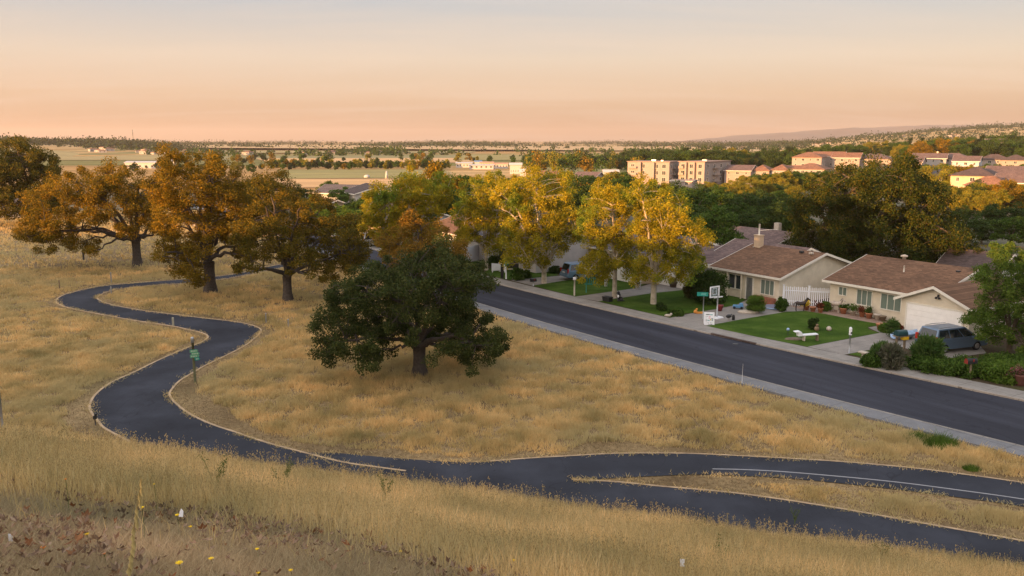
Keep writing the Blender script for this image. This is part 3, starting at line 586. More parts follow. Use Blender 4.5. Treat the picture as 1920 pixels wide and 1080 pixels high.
class House:
    def __init__(s, name, label, x, y, rz, z=None, cat='house', group=None):
        s.z = (hg(x, y) if z is None else z); s.t = thing(name, label, cat, (x, y, s.z), rz, group); s.rz = rz; s.o = Vector((x, y, s.z))
        s.w = MB(); s.r = MB(); s.f = MB()
    def P(s, u, v, h, ax): return (v, u, h) if ax == 'x' else (u, v, h)
    def block(s, x0, x1, y0, y1, e, rise, ax='x', ov=.5, th=.16, flat=False):
        """gabled block; the ridge runs along ax"""
        if flat:
            s.w.box(((x0 + x1) / 2, (y0 + y1) / 2, e / 2), (x1 - x0, y1 - y0, e)); s.r.box(((x0 + x1) / 2, (y0 + y1) / 2, e + .12), (x1 - x0 + ov, y1 - y0 + ov, .25)); return
        u0, u1, v0, v1 = (y0, y1, x0, x1) if ax == 'x' else (x0, x1, y0, y1)
        um = (u0 + u1) / 2; k = rise / (um - u0 + ov); eb = e + k * ov - th * .6
        prof = [(u0, -.1), (u1, -.1), (u1, eb), (um, e + rise - th * .6), (u0, eb)]
        off = Vector(s.P(0, v1 - v0, 0, ax)); s.w.extr([s.P(u, v0, h, ax) for u, h in prof], off)
        rp = [(u0 - ov, e), (um, e + rise), (u1 + ov, e), (u1 + ov, e - th), (um, e + rise - th), (u0 - ov, e - th)]
        # two slabs
        for sl in ([rp[0], rp[1], rp[4], rp[5]], [rp[1], rp[2], rp[3], rp[4]]):
            s.r.extr([s.P(u, v0 - ov, h, ax) for u, h in sl], Vector(s.P(0, v1 - v0 + 2 * ov, 0, ax)))
        b = .035
        for vv in (v0 - ov - b, v1 + ov):
            for sl in ([(u0 - ov, e + .02), (um, e + rise + .02), (um, e + rise - .2), (u0 - ov, e - .2)], [(um, e + rise + .02), (u1 + ov, e + .02), (u1 + ov, e - .2), (um, e + rise - .2)]):
                s.f.extr([s.P(u, vv, h, ax) for u, h in sl], Vector(s.P(0, b, 0, ax)))
        for uu in (u0 - ov - b, u1 + ov):
            s.f.extr([s.P(uu, v0 - ov - b, h, ax) for h in (e - .19, e + .01)] + [s.P(uu + b, v0 - ov - b, h, ax) for h in (e + .01, e - .19)], Vector(s.P(0, v1 - v0 + 2 * ov + 2 * b, 0, ax)))
    def hip(s, x0, x1, y0, y1, e, rise, ov=.5):
        s.w.box(((x0 + x1) / 2, (y0 + y1) / 2, e / 2 - .05), (x1 - x0, y1 - y0, e))
        a, b, c, d = x0 - ov, x1 + ov, y0 - ov, y1 + ov; h = min(b - a, d - c) / 2; z = e - .1
        if b - a >= d - c: r = [(a + h, (c + d) / 2), (b - h, (c + d) / 2)]
        else: r = [((a + b) / 2, c + h), ((a + b) / 2, d - h)]
        vs = [(a, c, z), (b, c, z), (b, d, z), (a, d, z)] + [(a, c, z + .14), (b, c, z + .14), (b, d, z + .14), (a, d, z + .14)] + [(p[0], p[1], z + .14 + rise) for p in r]
        top = [(4, 5, 9, 8), (5, 6, 9), (6, 7, 8, 9), (7, 4, 8)] if b - a >= d - c else [(4, 5, 8), (5, 6, 9, 8), (6, 7, 9), (7, 4, 8, 9)]
        s.r.add(vs, [(3, 2, 1, 0), (0, 1, 5, 4), (1, 2, 6, 5), (2, 3, 7, 6), (3, 0, 4, 7)] + top)
    def win(s, x0, x1, z0, z1, y=0, face='y-', mul=1, glass=None, mat=None, name='window', deep=.05):
        """window set into wall plane; face y- (front), x+ (right end), x- """
        f = MB(); g = MB(); fw = .07
        def bx(m, a0, a1, h0, h1, d0, d1):
            if face == 'y-': m.box(((a0 + a1) / 2, y - (d0 + d1) / 2, (h0 + h1) / 2), (a1 - a0, d1 - d0, h1 - h0))
            elif face == 'x+': m.box((y + (d0 + d1) / 2, (a0 + a1) / 2, (h0 + h1) / 2), (d1 - d0, a1 - a0, h1 - h0))
            else: m.box((y - (d0 + d1) / 2, (a0 + a1) / 2, (h0 + h1) / 2), (d1 - d0, a1 - a0, h1 - h0))
        bx(f, x0, x0 + fw, z0, z1, 0, deep); bx(f, x1 - fw, x1, z0, z1, 0, deep); bx(f, x0 + fw, x1 - fw, z0, z0 + fw, 0, deep + .03); bx(f, x0 + fw, x1 - fw, z1 - fw, z1, 0, deep)
        for k in range(1, mul + 1):
            c = x0 + (x1 - x0) * k / (mul + 1); bx(f, c - .025, c + .025, z0 + fw, z1 - fw, .012, deep - .01)
        bx(g, x0 + fw, x1 - fw, z0 + fw, z1 - fw, .002, .012)
        o = f.build(name, mat or TRIM, s.t); g.build('pane', glass or GLASS, o); return o
    def door(s, x0, x1, z1, y=0, mat=None, face='y-', name='door', panels=0):
        m = MB(); 
        if panels:
            n = panels; h = z1 / n
            for i in range(n): m.box(((x0 + x1) / 2, y - .03, h * (i + .5)), (x1 - x0, .05, h - .018))
            m.box(((x0 + x1) / 2, y - .012, z1 / 2), (x1 - x0, .02, z1))
        else:
            m.box(((x0 + x1) / 2, y - .03, z1 / 2), (x1 - x0, .05, z1)); m.box(((x0 + x1) / 2, y - .062, z1 * .72), ((x1 - x0) * .6, .015, z1 * .3)); m.box(((x0 + x1) / 2, y - .062, z1 * .28), ((x1 - x0) * .6, .015, z1 * .3))
        o = m.build(name, mat or DOORW, s.t, bevel=.006)
        f = MB(); f.box((x0 - .06, y - .04, z1 / 2 + .03), (.12, .08, z1 + .06)); f.box((x1 + .06, y - .04, z1 / 2 + .03), (.12, .08, z1 + .06)); f.box(((x0 + x1) / 2, y - .04, z1 + .06), (x1 - x0, .08, .12)); f.build('door_frame', TRIM, o)
        h = MB(); h.ball((x1 - .12 if not panels else (x0 + x1) / 2, y - .09, 1.0 if not panels else .5), .035, 5); h.build('handle', METAL, o); return o
    def done(s, wall, roof, trim=True):
        s.w.build('wall', wall, s.t); s.r.build('roof', roof, s.t)
        if trim and s.f.v: s.f.build('fascia', TRIM, s.t)
        return s.t
    def LX(s, px, py, yl=0):
        """picture point -> (x, z) on the wall plane y = yl"""
        r = ray(px, py); d = Vector((math.cos(s.rz), math.sin(s.rz), 0)); e = Vector((-d.y, d.x, 0)); C0 = Vector((0, 0, H))
        k = (s.o + e * yl - C0).dot(e) / r.dot(e); p = C0 + r * k - s.o; return p.dot(d), p.z
RZ = R(-58); dS = Vector((math.cos(RZ), math.sin(RZ), 0)); eS = Vector((-dS.y, dS.x, 0))
# house with the garage, right
h3 = House('house', 'tan stucco ranch house with wide brown roof and white garage door', 28.43, 75.1, RZ, YZ)
h3.block(0, 9.6, 0, 11.2, 2.6, 1.85); h3.block(8.3, 13.9, -2.0, 6.5, 2.5, 1.35, ax='y', ov=.42)
a = h3.LX(1573, 536); b = h3.LX(1588, 556); h3.win(a[0], b[0], max(1.0, b[1]), 2.2, mul=1, glass=GLASSC)
a = h3.LX(1607, 543); b = h3.LX(1635, 573); h3.win(a[0], b[0], .85, 2.25, mul=2, glass=GLASSC)
a = h3.LX(1652, 550); b = h3.LX(1690, 580); h3.win(a[0], min(8.1, b[0]), .85, 2.25, mul=2, glass=GLASSC)
h3.door(8.85, 13.35, 2.15, y=-2.0, panels=5, name='garage_door')
m = MB(); m.tube([(4.9, 3.2, 3.5), (4.9, 3.2, 4.25)], .06); m.box((4.9, 3.2, 3.62), (.35, .35, .06)); m.build('vent_pipe', TRIM, h3.t)
m = MB(); m.lathe([(.16, 0), (.16, .25), (.3, .3), (.3, .42), (.05, .5)], 12, (3.2, 5.7, 4.35)); m.build('roof_vent', STONE, h3.t)
m = MB(); m.box((8.9, 4.6, 4.12), (.3, .3, .22)); m.build('roof_vent', DARK, h3.t)
m = MB(); m.box((11.35, -2.08, 3.1), (.12, .12, .2)); m.ball((11.22, -2.15, 2.95), .1, 5); m.ball((11.48, -2.15, 2.95), .1, 5); m.build('flood_lamp', DARK, h3.t)
m = MB(); m.box((7.75, -.35, 1.35), (.7, .5, .5)); m.build('air_conditioner', W_TAN, h3.t, bevel=.02)
h3.done(W_CREAM, ROOFB)
# house with the porch, middle
h2 = House('house', 'cream ranch house with tan chimney, front porch clutter and brown roof', 20.1, 83.4, RZ, YZ)
h2.block(0, 8.0, 0, 11.4, 2.6, 1.88)
for (xa, ya), (xb, yb), mu in [((1367, 512), (1379, 530), 0), ((1380, 514), (1392, 534), 0), ((1427, 521), (1452, 547), 2)]:
    a = h2.LX(xa, ya); b = h2.LX(xb, yb); h2.win(a[0], b[0], .75, 2.2, mul=mu, glass=GLASSC if mu else GLASS)
a = h2.LX(1401, 517); b = h2.LX(1411, 548); h2.door(a[0], b[0], 2.1, mat=METAL)
m = MB(); 
for px in (1370, 1396): m = MB(); m.box((h2.LX(px, 520)[0], -.42, 1.25), (.1, .1, 2.5)); m.build('porch_post', W_CREAM, h2.t)
a = h2.LX(1418, 560)[0]; b = h2.LX(1456, 560)[0]; m = MB(); m.box(((a + b) / 2, -.32, .3), (b - a, .5, .6)); m.build('brick_planter', REDB, h2.t, bevel=.01)
m = MB(); m.box((.7, 5.2, 4.7), (.75, .6, 1.5)); m.box((.7, 5.2, 5.47), (.85, .7, .08)); ch = m.build('chimney', W_TAN, h2.t, bevel=.02)
m = MB(); m.tube([(.7, 5.2, 5.5), (.7, 5.2, 6.6)], [.06, .1], 8); m.tube([(.7, 5.2, 5.95), (2.6, 5.6, 6.2)], .03, 6); m.build('chimney_pipe', TRIM, ch)
for x_, y_ in ((6.2, 5.0), (7.4, 4.9)): m = MB(); m.box((x_, y_, 4.4), (.35, .3, .2)); m.build('roof_vent', DARK if x_ < 7 else STONE, h2.t, bevel=.02)
h2.done(W_CREAM, ROOFB)
# neighbours farther along the street
a = G(1226, 530, YZ); h1 = House('house', 'house with white double garage door and mauve grey roof behind the street tree', a.x, a.y, RZ, YZ)
h1.block(0, 5.6, 0, 7, 2.55, 1.3, ax='y', ov=.4); h1.block(4.2, 13, 3.0, 13, 2.6, 2.0); h1.door(.6, 5.0, 2.15, panels=4, name='garage_door'); h1.win(7, 9, .9, 2.1, y=3.0, mul=1)
m = MB(); m.tube([(8, 6, 3.4), (8, 6, 4.3)], .06); m.build('vent_pipe', TRIM, h1.t); h1.done(W_WHITE, ROOFM)
a = G(1075, 503, YZ); h0 = House('house', 'tan house with orange lit front behind the blue minivan', a.x, a.y, RZ, YZ)
h0.block(0, 13, 2, 12, 2.6, 1.9); h0.block(7.5, 13, -1, 4, 2.5, 1.3, ax='y', ov=.4); h0.win(1, 2.6, .9, 2.2, y=2, mul=1); h0.win(4, 6, .9, 2.2, y=2, mul=2); h0.door(8.2, 12.3, 2.1, y=-1, panels=4, name='garage_door'); h0.done(W_TAN, ROOFG)
a = G(898, 487, YZ); hm = House('house', 'low white house with dark open carport behind the forked street tree', a.x, a.y, RZ, YZ)
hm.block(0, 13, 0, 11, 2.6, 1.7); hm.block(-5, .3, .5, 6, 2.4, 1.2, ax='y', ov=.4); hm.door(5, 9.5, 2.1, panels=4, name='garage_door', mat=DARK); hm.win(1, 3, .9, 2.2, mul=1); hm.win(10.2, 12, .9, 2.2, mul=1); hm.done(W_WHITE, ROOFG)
a = G(800, 462, YZ); hn = House('house', 'beige house half hidden behind the leftmost golden street tree', a.x, a.y, RZ, YZ)
hn.block(0, 13, 0, 11, 2.6, 1.8); hn.win(1, 3, .9, 2.2, mul=1); hn.door(7, 11.5, 2.1, panels=4, name='garage_door'); hn.done(W_TAN, ROOFB)
a = G(700, 440, YZ); ho = House('house', 'small pale house at the far end of the street', a.x, a.y, RZ, YZ)
ho.block(0, 12, 0, 10, 2.6, 1.8); ho.win(1, 3, .9, 2.2, mul=1); ho.door(6.5, 11, 2.1, panels=4, name='garage_door'); ho.done(W_BLUE, ROOFG)

def bhouse(label, px, py_ridge, D, L, Dp, rz, wall, roof, e=2.7, rise=1.9, hip=False, chim=False, two=False, cat='house', group=None, wins=True, zb=None):
    """house whose ridge shows at picture row py_ridge; stands on the terrain"""
    p = AT(px, py_ridge, D); zr = p.z; g0 = hg(p.x, p.y)
    ee = e if not two else 5.3; zb_ = zr - ee - rise if zb is None else zb
    zb_ = min(zb_, g0 + .6) if zb_ > g0 + 1.2 else zb_
    c, s_ = math.cos(rz), math.sin(rz); ox, oy = p.x - c * L / 2 + s_ * Dp / 2, p.y - s_ * L / 2 - c * Dp / 2
    h = House('house', label, ox, oy, rz, min(zb_, g0 + .6) if zb is None else zb_, cat, group)
    ee = zr - h.z - rise
    if hip: h.hip(0, L, 0, Dp, ee, rise)
    else: h.block(0, L, 0, Dp, ee, rise)
    h.w.box((L / 2, Dp / 2, -1.5), (L - .05, Dp - .05, 3.2))
    if wins:
        rows = [ee - 1.75] if ee < 4.6 else [ee - 1.75, ee - 4.4]
        for z0 in rows:
            if z0 < .3: continue
            k = max(2, int(L / 3.2))
            for i in range(k):
                xc = L * (i + .5) / k; wd = .7 if i % 2 else .45; h.win(xc - wd, xc + wd, z0, z0 + 1.25, mul=1)
            for i in range(2):
                yc = Dp * (i + .5) / 2; h.win(yc - .5, yc + .5, z0, z0 + 1.2, y=L, face='x+', mul=0)
    if chim: m = MB(); m.box((L * .7, Dp / 2 + .8, ee + rise + .1), (.8, .6, 1.6)); m.build('chimney', STONE, h.t)
    return h.done(wall, roof)
bhouse('mauve roofed house between the chimney and the dark tree belt', 1425, 428, 118, 12, 10, R(-58), W_GREY, ROOFM, chim=True)
bhouse('small mauve roofed house with pale blue wall left of the huge dome tree', 1492, 436, 122, 9, 9, R(-58), W_BLUE, ROOFM)
bhouse('dark roofed house peeking out between the dome tree and the right edge tree', 1840, 470, 96, 6, 7, R(-50), W_GREY, ROOFD)
bhouse('grey roofed house behind the row of street trees near the middle', 1160, 448, 120, 12, 10, R(-58), W_WHITE, ROOFG)
bhouse('grey blue roofed house in the trees below the orange field', 665, 346, 215, 16, 11, R(-20), W_GREY, ROOFG, wins=False)
bhouse('dark gabled house in the trees right of the grey roof below the field', 700, 345, 205, 12, 12, R(-65), W_WHITE, ROOFD)
bhouse('brown gabled house half buried in trees left of the bright green trees', 618, 372, 170, 9, 9, R(-60), W_TAN, ROOFB)
bhouse('white walled house under the large dark tree at the left edge', 8, 372, 190, 16, 9, R(-10), W_WHITE, ROOFG, rise=1.6)
bhouse('pale house right of the trunk of the left edge tree', 110, 396, 210, 14, 9, R(-12), W_WHITE, ROOFG, rise=1.5)
bhouse('low pale roofed house behind the leaning amber oak', 190, 398, 200, 14, 9, R(-12), W_BLUE, ROOFG, rise=1.5)
bhouse('low house seen beneath the crown of the tall amber oak', 345, 415, 160, 12, 9, R(-50), W_WHITE, ROOFM, rise=1.6)
# ------------------------------------------------------------ picket fence
def fence(name, label, pts, h, mat, pitch=.16, wd=.09, rails=(.25, .8)):
    a = Vector((*pts[0], YZ)); t = thing(name, label, 'fence', a)
    P = [Vector((*p, YZ)) - a for p in pts]; pk = MB(); rl = MB(); ps = MB()
    for i in range(len(P) - 1):
        d = P[i + 1] - P[i]; n = int(d.length / pitch); rz = math.atan2(d.y, d.x)
        for k in range(n): q = P[i] + d * ((k + .5) / n); pk.prism([(q.x + math.cos(rz) * s_ * wd / 2 - math.sin(rz) * u * .012, q.y + math.sin(rz) * s_ * wd / 2 + math.cos(rz) * u * .012) for s_, u in ((-1, -1), (1, -1), (1, 1), (-1, 1))], .05, h - .02 + .05 * (k % 2))
        for f in rails: rl.box(((P[i].x + P[i + 1].x) / 2, (P[i].y + P[i + 1].y) / 2 , h * f), (d.length, .06, .08), rz)
    for q in P: ps.box((q.x, q.y, h / 2 + .06), (.14, .14, h + .12)); ps.box((q.x, q.y, h + .14), (.2, .2, .05))
    pk.build('pickets', mat, t); rl.build('rails', mat, t); ps.build('post', mat, t); return t
q = h3.o; f0 = G(1468, 575, YZ); f1 = G(1504, 586, YZ) ; f1 = Vector((h3.o.x - dS.x * 2.0 + eS.x * .6, h3.o.y - dS.y * 2.0 + eS.y * .6, 0)); f2 = Vector((h3.o.x - dS.x * .15 + eS.x * .6, h3.o.y - dS.y * .15 + eS.y * .6, 0))
f0 = Vector((h2.o.x + dS.x * 8.1 + eS.x * .5, h2.o.y + dS.y * 8.1 + eS.y * .5, 0))
fm = f0 + (f2 - f0) * .55 - eS * .2
fence('picket_fence', 'white picket fence between the porch house and the garage house', [tuple(f0)[:2], tuple(fm)[:2], tuple(f2)[:2]], 1.75, WHITEP)
f0 = G(872, 494, YZ); f1 = G(905, 484, YZ)
fence('board_fence', 'white board fence beside the low white house', [tuple(f0)[:2], tuple(f1)[:2]], 1.9, WHITEP, wd=.14)

# ------------------------------------------------------------ cars
TYRE = plain('tyre_rubber', (.02, .02, .02), .8, .1); RIM = plain('wheel_rim', (.4, .4, .42), .35, .1, metal=.8); CGL, t_, b_ = newmat('car_glass'); b_.inputs['Base Color'].default_value = (.015, .02, .025, 1); b_.inputs['Roughness'].default_value = .06; b_.inputs['Specular IOR Level'].default_value = .9
REDL = plain('tail_light_red', (.45, .03, .02), .25, .05); CLEARL = plain('headlight_lens', (.6, .6, .6), .15, .05)
def carpaint(name, c):
    m, t, b = newmat(name); b.inputs['Base Color'].default_value = (*c, 1); b.inputs['Metallic'].default_value = .45; b.inputs['Roughness'].default_value = .32; b.inputs['Coat Weight'].default_value = .5; return m
def car(name, label, loc, rz, paint, L=4.9, W=1.9, Ht=1.75, kind='van', det=True):
    t = thing(name, label, 'car', loc, rz); wl = W / 2
    if kind == 'van':
        prof = [(0, .35), (.02, .75), (.10, 1.0), (L * .80, 1.02), (L * .97, .82), (L, .6), (L - .05, .32)]; gb = [(.08, 1.0), (L * .80, 1.02)]; gt = [(.38, Ht - .06), (L * .58, Ht - .04)]
    else:
        prof = [(0, .35), (.03, .75), (.15, .92), (L * .72, .92), (L * .97, .72), (L, .5), (L - .05, .3)]; gb = [(.5, .9), (L * .72, .92)]; gt = [(1.15, Ht - .04), (L * .50, Ht)]
    b = MB()
    # lower body: extruded profile with arches cut as polygon bites
    wx = [L * .19, L * .80]; r = .37
    low = [(0.0, .32)]
    for c in wx: low += [(c - r, .28)] + [(c - r * math.cos(a), .28 + r * math.sin(a) * .98) for a in [math.pi * k / 6 for k in range(1, 6)]] + [(c + r, .28)]
    low += [(L - .05, .3)]
    pl = low + prof[::-1][0:-1] if False else low + [(L, .6), prof[4], prof[3], prof[2], prof[1]]
    for y0, y1 in ((-wl, -wl + .28), (wl - .28, wl)): b.extr([(x, y0, z) for x, z in pl], (0, y1 - y0, 0))
    inner = [(0, .32), (L - .05, .32), (L, .6), prof[4], prof[3], prof[2], prof[1]]
    b.extr([(x, -wl + .28, z) for x, z in inner], (0, W - .56, 0))
    o = b.build('body', paint, t, bevel=.035)
    # cabin
    g = MB(); ti = .20; V = []
    for (x, z), w_ in ((gb[0], wl - .04), (gb[1], wl - .04), (gt[1], wl - ti), (gt[0], wl - ti)): V += [(x, -w_, z), (x, w_, z)]
    g.add(V, [(0, 2, 4, 6), (1, 7, 5, 3), (0, 6, 7, 1), (2, 3, 5, 4), (6, 4, 5, 7), (0, 1, 3, 2)]); c = g.build('roof', paint, t, bevel=.04)
    # glass panels just proud of the cabin faces
    def quad(A, B, C_, D_, u0, u1, v0, v1, off, nm='window'):
        A, B, C_, D_ = map(Vector, (A, B, C_, D_)); f = lambda u, v: (A * (1 - u) + B * u) * (1 - v) + (D_ * (1 - u) + C_ * u) * v
        q = [f(u0, v0), f(u1, v0), f(u1, v1), f(u0, v1)]; n = (q[1] - q[0]).cross(q[3] - q[0]).normalized() * off
        m = MB(); m.add([p + n for p in q] + [p - n * .2 for p in q], [(0, 1, 2, 3), (4, 7, 6, 5), (0, 4, 5, 1), (1, 5, 6, 2), (2, 6, 7, 3), (3, 7, 4, 0)]); m.build(nm, CGL, t)
    for sgn in (0, 1):
        A, B, C_, D_ = V[0 + sgn], V[2 + sgn], V[4 + sgn], V[6 + sgn]; of = .012 if not sgn else -.012
        for u0, u1 in (((.05, .33), (.36, .66), (.69, .93)) if kind == 'van' else ((.14, .46), (.49, .86))): quad(A, B, C_, D_, u0, u1, .1, .88, of)
    quad(V[1], V[0], V[6], V[7], .08, .92, .1, .88, .012, 'rear_window'); quad(V[2], V[3], V[5], V[4], .06, .94, .05, .92, .012, 'windscreen')
    for x in wx:
        for s_ in (-1, 1):
            m = MB(); y = s_ * (wl - .12)
            m.tube([(x, y - .11, .33), (x, y - .08, .33), (x, y + .08, .33), (x, y + .11, .33)], [.28, .33, .33, .28], 20); w_ = m.build('wheel', TYRE, t)
            m = MB(); m.tube([(x, y + s_ * .10, .33), (x, y + s_ * .125, .33)], [.21, .19], 14, smooth=False)
            for k in range(5): a = k * 1.2566; m.box((x + math.cos(a) * .11, y + s_ * .13, .33 + math.sin(a) * .11), (.05, .02, .05))
            m.build('rim', RIM, w_)
    for s_ in (-1, 1):
        m = MB(); m.box((.06, s_ * (wl - .1), 1.02 if kind == 'van' else .78), (.14, .18, .45 if kind == 'van' else .2)); m.build('tail_light', REDL, t, bevel=.02)
        m = MB(); m.box((L - .10, s_ * (wl - .2), .68), (.22, .3, .16)); m.build('headlight', CLEARL, t, bevel=.03)
        m = MB(); m.box((gb[1][0] - .55, s_ * (wl + .08), 1.05), (.14, .2, .14)); m.build('wing_mirror', paint, t, bevel=.03)
    m = MB(); m.box((-.03, 0, .5), (.14, W - .1, .22)); m.build('bumper', paint if kind == 'van' else paint, t, bevel=.04)
    m = MB(); m.box((-.03, 0, .84 if kind == 'van' else .72), (.06, .5, .13)); m.build('number_plate', WHITEP, t)
    if kind == 'van':
        for s_ in (-1, 1): m = MB(); m.tube([(.55, s_ * (wl - .3), Ht), (1.2, s_ * (wl - .3), Ht + .05), (L * .5, s_ * (wl - .3), Ht + .04)], .025, 6); m.build('roof_rail', METAL, t)
        for s_ in (-1, 1): m = MB(); m.box((L * .5, s_ * (wl + .012), .8), (.16, .03, .04)); m.box((L * .33, s_ * (wl + .012), .8), (.16, .03, .04)); m.build('door_handle', paint, t)
    return t
P_GREY = carpaint('grey_blue_car_paint', (.12, .18, .27)); P_BLUE = carpaint('light_blue_car_paint', (.16, .27, .42)); P_BLK = carpaint('black_car_paint', (.012, .012, .014)); P_WHT = carpaint('white_car_paint', (.62, .63, .66))
P_LB = carpaint('pale_blue_car_paint', (.28, .40, .58))
p = G(1748, 661, YZ); car('minivan', 'grey minivan parked under the leafy tree beside the garage', (p.x - .45, p.y + .25, YZ), R(20), P_GREY, Ht=1.78, L=4.9)
p = G(1712, 640, YZ); t = thing('covered_boat', 'low pale blue covered boat between the garage and the grey minivan', 'boat', (p.x - .3, p.y + .8, YZ), R(26)); t.scale = (.62, .62, .6); m = MB()
for k_ in (0,): m.add([(x, y * wv, z) for x, wv, zt in ((-1.9, .55, .75), (-.9, .8, .8), (.4, .85, .78), (1.4, .6, .8), (2.1, .08, .86)) for y, z in ((-1, zt), (-.75, .35), (0, .2), (.75, .35), (1, zt))], [(a * 5 + b, a * 5 + b + 1, a * 5 + b + 6, a * 5 + b + 5) for a in range(4) for b in range(4)] + [(0, 1, 2, 3, 4)], True)
m.build('hull', P_LB, t); m = MB(); m.add([(x, y * wv, z) for x, wv, zt in ((-1.92, .57, .77), (-.9, .82, .82), (.4, .87, .8), (1.4, .62, .82), (2.15, .09, .88)) for y, z in ((-1, zt - .06), (-.6, zt + .1), (0, zt + .22), (.6, zt + .1), (1, zt - .06))], [(a * 5 + b, a * 5 + b + 5, a * 5 + b + 6, a * 5 + b + 1) for a in range(4) for b in range(4)], True); m.build('cover', plain('pale_blue_tarpaulin', (.30, .42, .58), .5, .2, 2), t)
m = MB(); m.box((-.6, 0, .12), (.2, 1.2, .24)); m.box((.9, 0, .12), (.2, .9, .24)); m.build('trailer_bunk', METAL, t)
p = G(1058, 526, YZ); car('minivan', 'light blue minivan with open driveway behind it, beside tallest golden tree', (p.x, p.y + .6, YZ), R(24), P_BLUE, Ht=1.85, L=5.0)
p = G(930, 484, YZ); car('parked_car', 'black car under the carport of the low white house', (p.x, p.y + 1, YZ), R(20), P_BLK, L=4.5, W=1.8, Ht=1.45, kind='sedan')
p = G(676, 462, YZ); car('parked_van', 'white van parked at the far end of the street, right of two white cars', (p.x, p.y, 0.05), R(35), P_WHT, L=5.2, W=1.95, Ht=2.1)
p = G(655, 381, -1); car('parked_car', 'white car among green trees, left of its white neighbour', (p.x, p.y, hg(p.x, p.y)), R(20), P_WHT, L=4.5, W=1.8, Ht=1.5, kind='sedan')
p = G(668, 383, -1); car('parked_car', 'white car among green trees, right of its white neighbour', (p.x, p.y, hg(p.x, p.y)), R(10), P_WHT, L=4.7, W=1.8, Ht=1.5, kind='sedan')
p = G(24, 410, -.5); car('parked_car', 'white blue car below the white house at the left edge', (p.x - 2, p.y, hg(p.x, p.y)), R(10), P_WHT, L=4.7, W=1.8, Ht=1.5, kind='sedan')
# ------------------------------------------------------------ props along the street and path
def zof(px, pyb, pyt, z0=YZ):
    b = G(px, pyb, z0); return b, AT(px, pyt, b.y).z - z0
def face_cam(b): return -math.atan2(b.x, b.y)
def single(mb, name, mat, label, cat, loc, rz=0, group=None, bevel=0):
    o = mb.build(name, mat, None, loc, rz, bevel); return tag(o, label, cat, group)
GREENS = plain('sign_green', (.02, .25, .20), .5, .05); GREENP = plain('sign_pale_green', (.10, .30, .18), .5, .1)
INK = plain('dark_ink', (.04, .05, .06), .6, .1); PINKI = plain('pink_ink', (.7, .42, .48), .6, .1); TEALI = plain('teal_ink', (.15, .35, .36), .6, .1); YELI = plain('ochre_ink', (.6, .42, .12), .6, .1)
# A-frame sign board
b, h = zof(1329, 608, 580)
t = thing('sandwich_board', 'white sandwich board with dark printed rows at the driveway mouth', 'sign', b, face_cam(b) + R(8))
for s_ in (-1, 1):
    m = MB(); m.extr([(-.42, s_ * .22, 0), (.42, s_ * .22, 0), (.42, s_ * .03, 1.0), (-.42, s_ * .03, 1.0)], (0, .02 * s_, 0)); m.build('panel', WHITEP, t, bevel=.006)
def ontilt(m, x0, x1, z0, z1): m.add([(x, -.242 + .19 * z - d, z) for d in (.0, .006) for x, z in ((x0, z0), (x1, z0), (x1, z1), (x0, z1))], [(3, 2, 1, 0), (4, 5, 6, 7), (0, 1, 5, 4), (1, 2, 6, 5), (2, 3, 7, 6), (3, 0, 4, 7)])
for mat_, rows in ((INK, [(-.27, .02, .80, .86), (-.28, -.24, .66, .70), (-.2, -.1, .68, .705), (-.28, -.24, .53, .57), (-.3, -.16, .36, .41), (-.28, -.23, .25, .28), (-.28, -.23, .13, .16), (-.14, -.04, .15, .18), (.06, .12, .15, .19), (.18, .25, .15, .18), (-.08, -.02, .04, .08), (0, .25, .03, .07), (.17, .29, .48, .53), (.2, .29, .33, .38)]),
                   (TEALI, [(.04, .28, .78, .85), (-.14, .04, .32, .39), (.2, .29, .40, .47)]), (PINKI, [(-.05, .12, .62, .70), (-.05, .05, .50, .58)]), (YELI, [(.07, .16, .36, .5)])):
    m = MB(); [ontilt(m, *r_) for r_ in rows]; m.build('printing', mat_, t)
# street name sign on a pole
b, h = zof(1318, 598, 556)
t = thing('street_sign', 'teal street name sign on thin grey pole behind the sandwich board', 'sign', b, face_cam(b))
m = MB(); m.tube([(0, 0, 0), (0, 0, h)], .045); m.build('pole', METAL, t)
m = MB(); m.box((-.1, 0, h + .2), (.92, .03, .34), R(5)); bl = m.build('sign_blade', GREENS, t)
m = MB()
for k, (x, w_, z_, hh) in enumerate([(-.36, .03, .2, .2), (-.31, .1, .12, .04), (-.14, .03, .2, .2), (-.1, .08, .28, .04), (-.1, .07, .2, .04), (.0, .03, .2, .2), (.07, .03, .2, .2), (.035, .06, .28, .04), (.15, .03, .2, .2), (.2, .08, .28, .04), (.2, .08, .12, .04)]): m.box((x - .03, -.022, h + z_), (w_, .006, hh * .8), R(5))
m.build('lettering', plain('faded_white_lettering', (.25, .55, .5), .6, .1), bl)
